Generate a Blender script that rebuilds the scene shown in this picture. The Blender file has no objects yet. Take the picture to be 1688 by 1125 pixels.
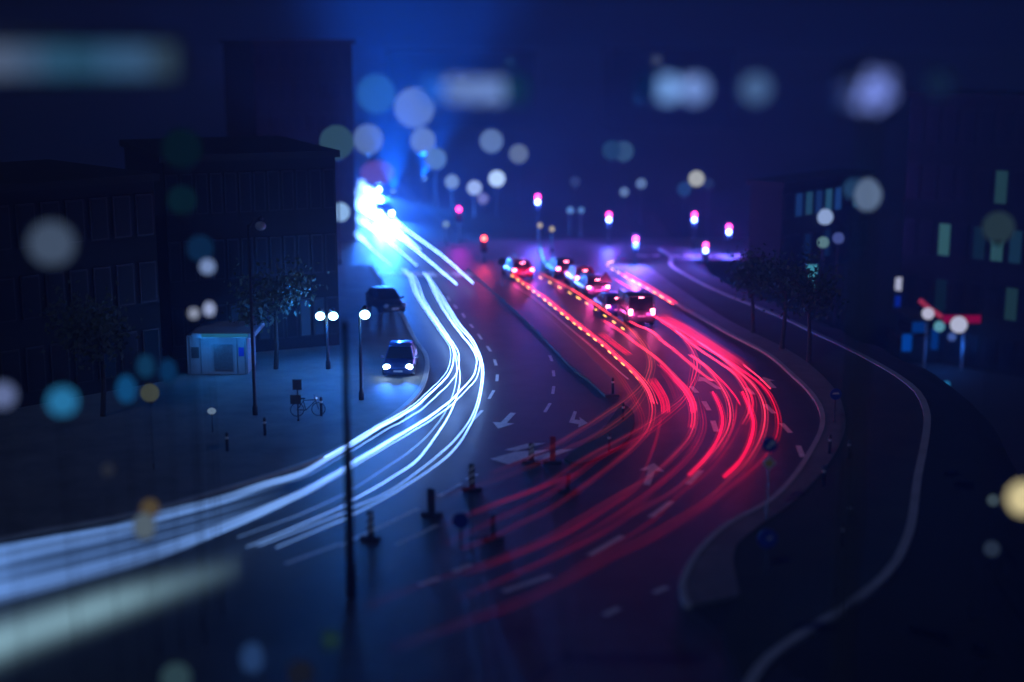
import bpy, bmesh, math, random
from mathutils import Vector, Matrix
from mathutils.geometry import tessellate_polygon
random.seed(7)
S = bpy.context.scene
COL = S.collection

# ------------------------------------------------------------------ camera, world, sun, exposure
F, CX, CY, YH, CAMH = 2375.0, 844.0, 562.5, 60.0, 18.5
PITCH = math.atan((CY - YH) / F)
cd = bpy.data.cameras.new('camera')
cam = bpy.data.objects.new('camera', cd); COL.objects.link(cam)
cam.location = (0, 0, CAMH)
cam.rotation_euler = (math.pi / 2 - PITCH, 0, 0)
cd.sensor_width = 36.0; cd.lens = 36.0 * F / 1688.0
cd.clip_start = 0.5; cd.clip_end = 3000
cd.dof.use_dof = True; cd.dof.focus_distance = 77.0
APERTURE = 0.70
cd.dof.aperture_fstop = cd.lens / 1000.0 / APERTURE
cd.dof.aperture_blades = 0
S.camera = cam

w = bpy.data.worlds.new('World'); S.world = w; w.use_nodes = True
nt = w.node_tree; bg = nt.nodes['Background']
sky = nt.nodes.new('ShaderNodeTexSky'); sky.sky_type = 'NISHITA'; sky.sun_disc = False
SUN_EL, SUN_ROT = math.radians(-3.0), math.radians(200)
sky.sun_elevation = SUN_EL; sky.sun_rotation = SUN_ROT
tint = nt.nodes.new('ShaderNodeMix'); tint.data_type = 'RGBA'; tint.blend_type = 'MULTIPLY'
tint.inputs['Factor'].default_value = 1.0
tint.inputs['B'].default_value = (0.002, 0.016, 1.0, 1)
nt.links.new(sky.outputs[0], tint.inputs['A']); nt.links.new(tint.outputs['Result'], bg.inputs[0])
bg.inputs[1].default_value = 0.018

sl = bpy.data.lights.new('moon', 'SUN'); sl.energy = 0.34; sl.angle = math.radians(0.5); sl.color = (0.36, 0.5, 0.95)
sun = bpy.data.objects.new('moon', sl); COL.objects.link(sun)
sun.rotation_euler = (math.radians(50), 0, math.radians(-30))

S.view_settings.view_transform = 'Standard'; S.view_settings.look = 'None'
S.view_settings.exposure = -0.3; S.view_settings.gamma = 1.0
S.render.engine = 'CYCLES'
cy = S.cycles
cy.use_denoising = True; cy.denoiser = 'OPENIMAGEDENOISE'
cy.max_bounces = 4; cy.diffuse_bounces = 1; cy.glossy_bounces = 2; cy.transmission_bounces = 2
cy.volume_bounces = 0; cy.transparent_max_bounces = 40
cy.sample_clamp_indirect = 4.0; cy.sample_clamp_direct = 0
cy.caustics_reflective = False; cy.caustics_refractive = False
cy.use_light_tree = True

# ------------------------------------------------------------------ pixel of the photograph -> point of the place
FW = Vector((0, math.cos(PITCH), -math.sin(PITCH)))
UP = Vector((0, math.sin(PITCH), math.cos(PITCH)))
RT = Vector((1, 0, 0))
def ray(px, py): return RT * ((px - CX) / F) + UP * ((CY - py) / F) + FW
def G(px, py, h=0.0):                    # point at height h
    d = ray(px, py); t = (CAMH - h) / -d.z
    return Vector((0, 0, CAMH)) + d * t
def Q(px, py, Y):                        # point at distance Y
    d = ray(px, py); return Vector((0, 0, CAMH)) + d * (Y / d.y)
def pxm(Y): return F / Y                 # pixels per metre

# ------------------------------------------------------------------ materials
def mat(name, color, rough=0.6, metal=0.0, emit=None, estr=0.0, noise=None, bump=0.0, spec=0.5):
    m = bpy.data.materials.new(name); m.use_nodes = True
    n = m.node_tree.nodes; l = m.node_tree.links; b = n['Principled BSDF']
    b.inputs['Base Color'].default_value = (*color, 1); b.inputs['Roughness'].default_value = rough
    b.inputs['Metallic'].default_value = metal; b.inputs['Specular IOR Level'].default_value = spec
    if emit:
        b.inputs['Emission Color'].default_value = (*emit, 1); b.inputs['Emission Strength'].default_value = estr
    if noise:
        scale, c2 = noise
        tc = n.new('ShaderNodeTexCoord'); t = n.new('ShaderNodeTexNoise'); t.inputs['Scale'].default_value = scale
        t.inputs['Detail'].default_value = 6; t.inputs['Roughness'].default_value = 0.65
        r = n.new('ShaderNodeMix'); r.data_type = 'RGBA'
        r.inputs['A'].default_value = (*color, 1); r.inputs['B'].default_value = (*c2, 1)
        rm = n.new('ShaderNodeMapRange'); rm.inputs['From Min'].default_value = 0.35; rm.inputs['From Max'].default_value = 0.65
        l.new(tc.outputs['Object'], t.inputs['Vector']); l.new(t.outputs['Fac'], rm.inputs['Value'])
        l.new(rm.outputs['Result'], r.inputs['Factor']); l.new(r.outputs['Result'], b.inputs['Base Color'])
        if bump:
            t2 = n.new('ShaderNodeTexNoise'); t2.inputs['Scale'].default_value = scale * 14; t2.inputs['Detail'].default_value = 4
            l.new(tc.outputs['Object'], t2.inputs['Vector'])
            bp = n.new('ShaderNodeBump'); bp.inputs['Strength'].default_value = bump; bp.inputs['Distance'].default_value = 0.02
            l.new(t2.outputs['Fac'], bp.inputs['Height']); l.new(bp.outputs['Normal'], b.inputs['Normal'])
    return m
_em = {}
def emat(color, strength):               # a lamp: something that gives off light
    key = (tuple(round(c, 3) for c in color), round(strength, 3))
    if key not in _em:
        m = bpy.data.materials.new('lamp_light'); m.use_nodes = True
        n = m.node_tree.nodes; n.clear()
        e = n.new('ShaderNodeEmission'); e.inputs[0].default_value = (*color, 1); e.inputs[1].default_value = strength
        o = n.new('ShaderNodeOutputMaterial'); m.node_tree.links.new(e.outputs[0], o.inputs[0])
        _em[key] = m
    return _em[key]
def trail_mat(name, color, strength):    # streak of light, its dimming painted in: per-point 'glow'
    m = bpy.data.materials.new(name); m.use_nodes = True
    n = m.node_tree.nodes; n.clear(); l = m.node_tree.links
    a = n.new('ShaderNodeAttribute'); a.attribute_name = 'glow'
    mu = n.new('ShaderNodeMath'); mu.operation = 'MULTIPLY'; mu.inputs[1].default_value = strength * .55
    e = n.new('ShaderNodeEmission'); e.inputs[0].default_value = (*color, 1)
    o = n.new('ShaderNodeOutputMaterial')
    tr = n.new('ShaderNodeBsdfTransparent'); ad = n.new('ShaderNodeAddShader')   # light adds to whatever lies behind it
    l.new(a.outputs['Fac'], mu.inputs[0]); l.new(mu.outputs[0], e.inputs[1]); l.new(e.outputs[0], ad.inputs[0]); l.new(tr.outputs[0], ad.inputs[1]); l.new(ad.outputs[0], o.inputs[0])
    return m

M = dict(
    soil=mat('soil', (0.018, 0.022, 0.026), 0.9, noise=(0.12, (0.034, 0.036, 0.034)), bump=0.4),
    asphalt=mat('asphalt', (0.042, 0.044, 0.047), 0.48, noise=(0.55, (0.070, 0.070, 0.072)), bump=0.5),
    paving=mat('paving', (0.13, 0.13, 0.125), 0.7, noise=(0.5, (0.20, 0.20, 0.19)), bump=0.3),
    kerb=mat('kerb_stone', (0.5, 0.5, 0.49), 0.7, noise=(0.6, (0.38, 0.38, 0.38)), bump=0.3),
    grass=mat('grass_ground', (0.016, 0.028, 0.012), 0.95, noise=(0.4, (0.035, 0.045, 0.02)), bump=0.8),
    paint=mat('road_paint', (0.85, 0.85, 0.83), 0.5, noise=(3.0, (0.6, 0.6, 0.59)), bump=0.15),
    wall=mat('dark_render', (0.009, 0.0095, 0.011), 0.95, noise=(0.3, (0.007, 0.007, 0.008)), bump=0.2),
    wall2=mat('pale_render', (0.30, 0.30, 0.31), 0.85, noise=(0.3, (0.22, 0.22, 0.24)), bump=0.2),
    roof=mat('roof_felt', (0.014, 0.014, 0.016), 0.95, noise=(0.5, (0.02, 0.02, 0.02)), bump=0.2),
    glassdark=mat('dark_glass', (0.006, 0.007, 0.009), 0.55, noise=(0.4, (0.008, 0.009, 0.011)), spec=0.15),
    steel=mat('galvanised_steel', (0.22, 0.23, 0.24), 0.45, 0.7, noise=(6, (0.16, 0.17, 0.18))),
    blackmetal=mat('black_metal', (0.012, 0.012, 0.016), 0.5, 0.2, noise=(6, (0.02, 0.02, 0.024))),
    rubber=mat('rubber', (0.015, 0.015, 0.015), 0.85, noise=(9, (0.03, 0.03, 0.03))),
    signback=mat('sign_back', (0.05, 0.05, 0.055), 0.6, 0.3, noise=(5, (0.08, 0.08, 0.08))),
    signblue=mat('sign_blue', (0.01, 0.035, 0.33), 0.5, noise=(5, (0.012, 0.045, 0.36))),
    signwhite=mat('sign_white', (0.75, 0.75, 0.73), 0.5, noise=(5, (0.66, 0.66, 0.64))),
    signyellow=mat('sign_yellow', (0.80, 0.50, 0.04), 0.5, noise=(5, (0.72, 0.43, 0.03))),
    signred=mat('sign_red', (0.45, 0.02, 0.02), 0.5, noise=(5, (0.36, 0.02, 0.02))),
    carblack=mat('black_paint', (0.012, 0.013, 0.016), 0.5, 0.1, noise=(1.5, (0.018, 0.019, 0.023))),
    cargrey=mat('grey_paint', (0.10, 0.105, 0.12), 0.3, 0.4, noise=(1.5, (0.13, 0.135, 0.15))),
    carwhite=mat('white_paint', (0.68, 0.68, 0.66), 0.3, 0.0, noise=(1.5, (0.60, 0.60, 0.58))),
    carblue=mat('blue_paint', (0.02, 0.05, 0.16), 0.28, 0.3, noise=(1.5, (0.03, 0.06, 0.19))),
    carred=mat('red_paint', (0.24, 0.012, 0.02), 0.28, 0.2, noise=(1.5, (0.30, 0.015, 0.025))),
    clearlens=mat('unlit_lens', (0.45, 0.47, 0.5), 0.15, noise=(5, (0.38, 0.4, 0.44))),
    redlens=mat('unlit_red_lens', (0.25, 0.01, 0.015), 0.2, noise=(5, (0.2, 0.01, 0.012))),
    bark=mat('bark', (0.05, 0.04, 0.032), 0.95, noise=(4, (0.03, 0.025, 0.02)), bump=0.6),
    leaf=mat('leaves', (0.03, 0.055, 0.022), 0.7, noise=(1.2, (0.055, 0.075, 0.03))),
)

# ------------------------------------------------------------------ mesh helpers
class MB:
    def __init__(s): s.v = []; s.f = []; s.g = []
    def add(s, vs, fs, glow=None):
        o = len(s.v); s.v += [Vector(p) for p in vs]; s.f += [tuple(i + o for i in f) for f in fs]
        s.g += (glow if glow is not None else [1.0] * len(vs)); return s
    def box(s, c, d, rz=0.0, bev=0.0):
        c = Vector(c); hx, hy, hz = d[0] / 2, d[1] / 2, d[2] / 2
        bm = bmesh.new(); bmesh.ops.create_cube(bm, size=1.0)
        for v in bm.verts: v.co = Vector((v.co.x * 2 * hx, v.co.y * 2 * hy, v.co.z * 2 * hz))
        if bev: bmesh.ops.bevel(bm, geom=bm.edges[:], offset=bev, segments=2, affect='EDGES')
        R = Matrix.Rotation(rz, 3, 'Z')
        bm.verts.index_update()
        s.add([R @ v.co + c for v in bm.verts], [[v.index for v in f.verts] for f in bm.faces]); bm.free(); return s
    def tube(s, pts, radii, n=8, cap=True, glow=None):
        pts = [Vector(p) for p in pts]
        if not hasattr(radii, '__len__'): radii = [radii] * len(pts)
        vs = []; fs = []; gl = []
        for i, p in enumerate(pts):
            t = (pts[min(i + 1, len(pts) - 1)] - pts[max(i - 1, 0)])
            if t.length < 1e-9: t = Vector((0, 0, 1))
            t.normalize()
            a = t.cross(Vector((0, 0, 1)))
            if a.length < 1e-3: a = t.cross(Vector((0, 1, 0)))
            a.normalize(); b = a.cross(t)
            for k in range(n):
                an = 2 * math.pi * k / n
                vs.append(p + (a * math.cos(an) + b * math.sin(an)) * radii[i]); gl.append(glow[i] if glow else 1.0)
        for i in range(len(pts) - 1):
            for k in range(n):
                fs.append((i * n + k, i * n + (k + 1) % n, (i + 1) * n + (k + 1) % n, (i + 1) * n + k))
        if cap: fs += [tuple(range(n)), tuple((len(pts) - 1) * n + k for k in reversed(range(n)))]
        return s.add(vs, fs, gl)
    def lathe(s, prof, c, axis='Z', n=20, R=None):
        vs = []; fs = []; c = Vector(c)
        for r, z in prof:
            for k in range(n):
                a = 2 * math.pi * k / n
                p = Vector((r * math.cos(a), r * math.sin(a), z))
                if axis == 'Y': p = Vector((p.x, p.z, p.y))
                if axis == 'X': p = Vector((p.z, p.x, p.y))
                if R: p = R @ p
                vs.append(c + p)
        for i in range(len(prof) - 1):
            for k in range(n):
                fs.append((i * n + k, i * n + (k + 1) % n, (i + 1) * n + (k + 1) % n, (i + 1) * n + k))
        fs += [tuple(range(n)), tuple((len(prof) - 1) * n + k for k in reversed(range(n)))]
        return s.add(vs, fs)
    def sphere(s, c, r, n=20, sq=(1, 1, 1)):
        c = Vector(c); m = n // 2; vs = [c + Vector((0, 0, r * sq[2]))]; fs = []
        for i in range(1, m):
            th = math.pi * i / m
            for k in range(n):
                a = 2 * math.pi * k / n
                vs.append(c + Vector((r * sq[0] * math.sin(th) * math.cos(a), r * sq[1] * math.sin(th) * math.sin(a), r * sq[2] * math.cos(th))))
        vs.append(c - Vector((0, 0, r * sq[2])))
        for k in range(n): fs.append((0, 1 + k, 1 + (k + 1) % n))
        for i in range(m - 2):
            for k in range(n):
                a = 1 + i * n + k; b = 1 + i * n + (k + 1) % n; fs.append((a, a + n, b + n, b))
        last = len(vs) - 1
        for k in range(n): fs.append((last, last - n + (k + 1) % n, last - n + k))
        return s.add(vs, fs)
    def prism(s, poly, z0, z1):
        n = len(poly); tri = tessellate_polygon([[Vector((p[0], p[1], 0)) for p in poly]])
        vs = [(p[0], p[1], z1) for p in poly] + [(p[0], p[1], z0) for p in poly]
        fs = [tuple(t) for t in tri] + [tuple(i + n for i in reversed(t)) for t in tri]
        fs += [(i, (i + 1) % n, (i + 1) % n + n, i + n) for i in range(n)]
        return s.add(vs, fs)
    def sheet(s, poly, z):
        tri = tessellate_polygon([[Vector((p[0], p[1], 0)) for p in poly]])
        return s.add([(p[0], p[1], z) for p in poly], [tuple(t) for t in tri])
    def ribbon(s, pts, width, z0, z1):    # strip along a path, standing from z0 to z1
        pts = [Vector((p[0], p[1], 0)) for p in pts]; vs = []; fs = []
        if not hasattr(width, '__len__'): width = [width] * len(pts)
        for i, p in enumerate(pts):
            t = pts[min(i + 1, len(pts) - 1)] - pts[max(i - 1, 0)]; t.normalize(); nrm = Vector((-t.y, t.x, 0))
            for sg, z in ((1, z0), (1, z1), (-1, z1), (-1, z0)):
                q = p + nrm * sg * width[i] / 2; vs.append((q.x, q.y, z))
        for i in range(len(pts) - 1):
            for k in range(4): fs.append((i * 4 + k, i * 4 + (k + 1) % 4, i * 4 + 4 + (k + 1) % 4, i * 4 + 4 + k))
        fs += [(0, 1, 2, 3), tuple(reversed([(len(pts) - 1) * 4 + k for k in range(4)]))]
        return s.add(vs, fs)
    def build(s, name, m, parent=None, smooth=False, loc=None, glow=False):
        me = bpy.data.meshes.new(name)
        off = Vector(loc) if loc is not None else Vector((0, 0, 0))
        me.from_pydata([tuple(v - off) for v in s.v], [], s.f); me.update()
        bm = bmesh.new(); bm.from_mesh(me); bmesh.ops.recalc_face_normals(bm, faces=bm.faces[:]); bm.to_mesh(me); bm.free()
        me.materials.append(m)
        if smooth: me.polygons.foreach_set('use_smooth', [True] * len(me.polygons))
        if glow:
            a = me.attributes.new('glow', 'FLOAT', 'POINT'); a.data.foreach_set('value', s.g)
        o = bpy.data.objects.new(name, me); COL.objects.link(o); o.location = off
        if parent: o.parent = parent
        return o
def tag(o, label=None, cat=None, group=None, kind=None):
    if label: o['label'] = label
    if cat: o['category'] = cat
    if group: o['group'] = group
    if kind: o['kind'] = kind
    return o
def thing(name, label, cat, loc=(0, 0, 0), rz=0.0, group=None):
    o = bpy.data.objects.new(name, None); COL.objects.link(o); o.empty_display_size = 0.3
    o.location = loc; o.rotation_euler = (0, 0, rz)
    return tag(o, label, cat, group)
def copy_tree(o, parent=None):
    c = o.copy(); COL.objects.link(c)
    if parent: c.parent = parent
    for ch in list(o.children): copy_tree(ch, c)
    return c
def light(kind, name, loc, energy, color, parent=None, size=0.15, spot=None):
    ld = bpy.data.lights.new(name, kind); ld.energy = energy; ld.color = color
    ld.shadow_soft_size = size
    o = bpy.data.objects.new(name, ld); COL.objects.link(o); o.location = loc
    if parent: o.parent = parent
    if kind == 'SPOT':
        ld.spot_size = spot[0]; ld.spot_blend = 0.8
        o.rotation_euler = Vector(spot[1]).to_track_quat('-Z', 'Y').to_euler()
    return o
def smooth_path(pts, step=0.8):
    pts = [Vector(p) for p in pts]
    if len(pts) < 3: seg = pts
    P = [pts[0] * 2 - pts[1]] + pts + [pts[-1] * 2 - pts[-2]]
    out = []
    for i in range(1, len(P) - 2):
        p0, p1, p2, p3 = P[i - 1:i + 3]; n = max(2, int((p2 - p1).length / step))
        for k in range(n):
            t = k / n
            out.append(0.5 * ((2 * p1) + (p2 - p0) * t + (2 * p0 - 5 * p1 + 4 * p2 - p3) * t * t + (3 * p1 - p0 - 3 * p2 + p3) * t ** 3))
    out.append(pts[-1]); return out
def gp(pxs, h=0.0): return [G(x, y, h) for x, y in pxs]

# ------------------------------------------------------------------ the setting: ground, road, pavements
def structure(name, mb, m): return tag(mb.build(name, m), kind='structure')
PATH = [(1088, 412), (1106, 426), (1108, 441), (1150, 467), (1200, 490), (1250, 510), (1300, 531), (1345, 553), (1390, 574), (1440, 600), (1482, 625), (1512, 650), (1526, 678), (1528, 705), (1522, 745), (1512, 795), (1506, 845), (1498, 885), (1478, 930), (1440, 972), (1385, 1012), (1320, 1052), (1268, 1090), (1240, 1125), (1225, 1160)]
pp = smooth_path(gp(PATH), 1.2)
def sstep(a, b, x): t = min(1, max(0, (x - a) / (b - a))); return t * t * (3 - 2 * t)
def gz(x, y):                            # the quarter beyond the pale kerb lies lower
    if y < pp[-1].y: xp = pp[-1].x + (pp[-1].y - y) * .3
    elif y > pp[0].y: xp = pp[0].x
    else:
        xp = max(p.x + max(0, abs(p.y - y) - 1.5) * -9 for p in pp)
    return -10.0 * sstep(2.0, 9.0, x - xp) * sstep(178, 148, y) * (1 - sstep(0, 1, (8 - y) / 20))
def axis(lo, hi, f0, f1, fine, coarse):
    a = []; v = lo
    while v < hi: a.append(v); v += fine if f0 <= v < f1 else coarse
    return a + [hi]
xs = axis(-1500, 1500, -10, 90, 1.25, 50); ys = axis(-200, 2200, 0, 200, 1.25, 50)
g = MB(); g.add([(x, y, gz(x, y)) for y in ys for x in xs], [(j * len(xs) + i, j * len(xs) + i + 1, (j + 1) * len(xs) + i + 1, (j + 1) * len(xs) + i) for j in range(len(ys) - 1) for i in range(len(xs) - 1)])
gr_ = structure('ground', g, M['soil'])
gr_.data.polygons.foreach_set('use_smooth', [True] * len(gr_.data.polygons))

LEFT_KERB = [(-500, 1010), (0, 893), (200, 855), (350, 815), (500, 768), (577, 733), (645, 690), (683, 657), (700, 628), (703, 592), (684, 562), (660, 517), (637, 480), (612, 440)]
RIGHT_KERB = [(1000, 436), (1060, 468), (1108, 498), (1198, 550), (1264, 585), (1308, 622), (1338, 652), (1354, 680), (1354, 711), (1333, 753), (1306, 793), (1266, 832), (1200, 868), (1150, 915), (1124, 969), (1134, 1004)]
road_poly = [(-500, 1010)] + LEFT_KERB[1:] + [(300, 436), (300, 400), (590, 396), (560, 330), (480, 250), (600, 250), (680, 320), (770, 395), (1350, 392), (1350, 428), (1010, 430)] + RIGHT_KERB[1:] + [(1190, 1040), (1330, 1125), (1500, 1400), (-500, 1400)]
rp = [G(x, y) for x, y in road_poly]
r = MB(); r.sheet(rp, 0.004); structure('road', r, M['asphalt'])
# left pavement and plaza
lk = smooth_path(gp(LEFT_KERB), 1.0)
pv = MB(); pv.prism([*lk, G(420, 440), G(300, 470), G(-500, 700)], 0.0, 0.12); structure('pavement', pv, M['paving'])
kb = MB(); kb.ribbon([p + Vector((0.0, 0, 0)) for p in lk], 0.26, 0.0, 0.135); structure('kerb', kb, M['kerb'])
# right pavement strip round the bend
rk = smooth_path(gp(RIGHT_KERB), 1.0)
outer = [(1209, 934), (1214, 904), (1250, 872), (1290, 845), (1330, 810), (1368, 765), (1392, 715), (1390, 675), (1372, 640), (1330, 600), (1280, 570), (1200, 530), (1120, 478), (1060, 436)]
ro = smooth_path(gp(outer), 1.0)
rs = MB(); rs.prism([*rk, G(1219, 985), *ro], 0.0, 0.12); structure('pavement', rs, M['paving'])
kb = MB(); kb.ribbon(rk, 0.24, 0.0, 0.135); structure('kerb', kb, M['kerb'])
# lawn and the pale kerbed path edge on the far right
lw = MB(); lw.prism([*ro, *pp[2:-1], G(1190, 1042), G(1219, 986)][::1], 0.0, 0.10); structure('lawn', lw, M['grass'])
kb = MB(); kb.ribbon(pp, 0.34, 0.0, 0.16); structure('kerb', kb, M['kerb'])
# median island
ML = [(772, 446), (800, 470), (850, 514), (900, 562), (940, 604), (975, 632), (1000, 655)]
MR = [(1018, 655), (1012, 634), (990, 608), (960, 577), (905, 525), (860, 487), (826, 462), (800, 447)]
mi = [*smooth_path(gp(ML), 1.0), *smooth_path(gp(MR), 1.0)]
mb_ = MB(); mb_.prism(mi, 0.0, 0.13); structure('median_island', mb_, M['asphalt'])
kb = MB(); kb.ribbon(mi + [mi[0]], 0.2, 0.0, 0.145); structure('kerb', kb, M['asphalt'])
NOSE = [(1024, 668), (1042, 680), (1046, 700), (1034, 728), (1000, 752), (960, 768), (930, 760), (960, 738), (990, 715), (1010, 690)]
no = smooth_path(gp(NOSE), 1.0)
ns = MB(); ns.prism(no, 0.0, 0.12); structure('grass_island', ns, M['grass'])

# painted markings
def dash(mb, a, b, wd=0.16): mb.ribbon([G(*a), G(*b)], wd, 0.0079, 0.008)
dm = MB()
for a, b in [((1139, 637), (1149, 648)), ((1160, 662), (1169, 677)), ((1175, 694), (1181, 712)), ((1156, 776), (1134, 799)), ((1107, 827), (1072, 853)), ((1026, 884), (971, 916)), ((908, 949), (829, 976)), ((777, 931), (747, 943)), ((722, 954), (690, 965)),
             ((1231, 640), (1242, 651)), ((1261, 667), (1276, 682)), ((1288, 698), (1303, 714)), ((1316, 735), (1323, 754)),
             ((1100, 968), (1078, 978)), ((1020, 1003), (996, 1015))]: dash(dm, a, b, 0.26)
for a, b in [((737, 489), (741, 496)), ((749, 503), (753, 509)), ((762, 517), (766, 524)), ((775, 535), (780, 541)), ((788, 551), (794, 560)), ((803, 571), (809, 580)), ((815, 593), (818, 603)), ((820, 618), (819, 629)), ((814, 644), (806, 658)), ((795, 677), (780, 693)),
             ((906, 586), (910, 596)), ((912, 611), (913, 621)), ((913, 637), (911, 650)), ((907, 665), (898, 680))]: dash(dm, a, b, 0.17)
for a, b in [((786, 782), (770, 791)), ((760, 797), (724, 818)), ((689, 839), (640, 863)), ((640, 863), (560, 900)), ((722, 866), (652, 899)), ((560, 897), (470, 930)), ((740, 1020), (640, 1062)), ((700, 880), (640, 905))][:6]: dash(dm, a, b, 0.22)
dm2 = MB()
structure('lane_markings', dm, M['paint'])
cwm = MB()
for x in (618, 640, 662, 684, 706, 728, 750, 766): cwm.ribbon([G(x, 449), G(x + 10, 456)], 0.7, 0.0079, 0.008)
for x in range(1050, 1270, 26): cwm.ribbon([G(x, 421), G(x + 18, 423)], 0.8, 0.0079, 0.008)
structure('crossing_markings', cwm, M['paint'])
hm_ = MB()
for a, b, c, d in (((808, 757), (850, 745), (905, 742), (838, 766)), ((832, 742), (872, 731), (900, 731), (850, 744)), ((868, 757), (925, 741), (945, 741), (890, 760))): hm_.sheet([G(*a), G(*b), G(*c), G(*d)], 0.008)
structure('ghost_car_smears', hm_, M['paint'])  # pale smears of a ghost car, laid as flat paint
def arrow(tail, tip, hw=0.55, sw=0.15):
    a, b = G(*tail), G(*tip); t = b - a; L = t.length; t.normalize(); n = Vector((-t.y, t.x, 0)); m = b - t * L * 0.36
    q = MB(); q.sheet([a + n * sw, m + n * sw, m + n * hw, b, m - n * hw, m - n * sw, a - n * sw], 0.008)
    structure('arrow_marking', q, M['paint'])
arrow((846, 681), (821, 707)); arrow((1186, 642), (1153, 621), 0.5); arrow((1276, 640), (1258, 622), 0.45); arrow((1066, 800), (1078, 764), 0.55)
q = MB(); q.sheet([G(938, 697), G(946, 678), G(951, 679), G(947, 692), G(956, 693), G(955, 688), G(969, 698), G(953, 705), G(954, 700)], 0.008); structure('arrow_marking', q, M['paint'])
ed = MB()
for line in ([(934, 537), (974, 571), (999, 594), (1036, 626)], [(846, 470), (880, 492), (934, 537)]):
    ed.ribbon(smooth_path(gp(line), 1.0), 0.12, 0.0079, 0.008)
structure('edge_line', ed, M['paint'])

# ------------------------------------------------------------------ buildings
def facade_block(name, label, A, B, depth, h, wallm, floors, bays, lit=None, group=None, fill=0.62, gf=3.8, base=0.0):
    """block whose front runs from A to B (ground points); windows are parts; lit = {(floor,bay): (color, strength)}"""
    A = Vector((A[0], A[1], base)); B = Vector((B[0], B[1], base)); t = B - A; L = t.length; t.normalize(); n = Vector((t.y, -t.x, 0))
    if n.y > 0: n = -n
    root = thing(name, label, 'building', (A + B) / 2, 0, group); o0 = root.location
    back = -n * depth
    wb = MB(); wb.prism([A - o0, B - o0, B - o0 + back, A - o0 + back], 0, h)
    wb.build('wall', wallm, root)
    rf = MB(); ov = 0.25
    rf.prism([A - o0 - t * ov + n * ov, B - o0 + t * ov + n * ov, B - o0 + back + t * ov - n * ov, A - o0 + back - t * ov - n * ov], h + 0.003, h + 0.4)
    rf.build('roof', M['roof'], root)
    fh = (h - gf) / max(1, floors - 1); bw = L / bays
    rz = math.atan2(t.y, t.x)
    for fl in range(floors):
        z0 = 0 if fl == 0 else gf + (fl - 1) * fh
        hh = gf if fl == 0 else fh
        for b in range(bays):
            c = A + t * (b + 0.5) * bw - o0
            wz = z0 + hh * 0.52; ww = bw * fill; wh = hh * 0.56
            m = MB(); m.box(c + n * 0.03 + Vector((0, 0, wz)), (ww + 0.16, 0.12, wh + 0.16), rz)
            f = m.build('window', M['blackmetal'], root)
            li = lit.get((fl, b)) if lit else None
            p = MB(); p.box(c + n * 0.10 + Vector((0, 0, wz)), (ww, 0.04, wh), rz)
            p.build('pane', emat(*li) if li else M['glassdark'], f)
    return root
C_PALE = (0.45, 0.62, 1.0); C_CYAN = (0.12, 0.55, 1.0); C_GRN = (0.16, 0.55, 0.6); C_LILAC = (0.5, 0.58, 1.0); C_WARM = (1.0, 0.82, 0.45); C_BLUE = (0.05, 0.25, 1.0)

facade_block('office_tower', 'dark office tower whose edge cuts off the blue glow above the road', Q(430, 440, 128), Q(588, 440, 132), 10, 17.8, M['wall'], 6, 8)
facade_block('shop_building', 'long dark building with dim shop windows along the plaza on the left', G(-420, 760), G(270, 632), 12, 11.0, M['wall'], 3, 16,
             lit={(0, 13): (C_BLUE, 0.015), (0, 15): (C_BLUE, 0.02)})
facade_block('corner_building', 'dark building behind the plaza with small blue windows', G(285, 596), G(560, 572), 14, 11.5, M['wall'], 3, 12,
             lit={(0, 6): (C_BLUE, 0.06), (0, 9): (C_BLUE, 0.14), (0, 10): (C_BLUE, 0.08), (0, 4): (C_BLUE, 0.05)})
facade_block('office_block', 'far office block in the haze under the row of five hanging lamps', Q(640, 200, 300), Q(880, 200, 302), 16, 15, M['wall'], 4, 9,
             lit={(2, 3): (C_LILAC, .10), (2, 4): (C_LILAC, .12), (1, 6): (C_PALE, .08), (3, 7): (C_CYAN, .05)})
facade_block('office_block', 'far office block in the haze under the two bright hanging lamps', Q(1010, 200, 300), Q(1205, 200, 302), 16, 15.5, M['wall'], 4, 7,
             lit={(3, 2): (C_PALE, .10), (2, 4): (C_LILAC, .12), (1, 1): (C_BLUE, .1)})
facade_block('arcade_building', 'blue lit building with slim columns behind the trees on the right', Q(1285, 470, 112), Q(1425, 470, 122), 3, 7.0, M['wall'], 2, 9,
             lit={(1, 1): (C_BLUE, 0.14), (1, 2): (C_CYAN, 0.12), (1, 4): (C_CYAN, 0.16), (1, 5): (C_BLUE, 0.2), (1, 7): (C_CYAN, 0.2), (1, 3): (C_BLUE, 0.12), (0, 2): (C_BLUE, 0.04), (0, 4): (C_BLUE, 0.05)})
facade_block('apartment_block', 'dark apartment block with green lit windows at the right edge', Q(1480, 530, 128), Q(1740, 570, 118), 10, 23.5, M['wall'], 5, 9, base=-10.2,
             lit={(3, 5): (C_GRN, 0.10), (2, 2): (C_GRN, 0.22), (2, 5): (C_GRN, 0.18), (2, 4): (C_CYAN, 0.03), (2, 6): (C_CYAN, 0.06), (1, 6): (C_GRN, 0.07), (1, 2): (C_CYAN, 0.02)})

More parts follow.
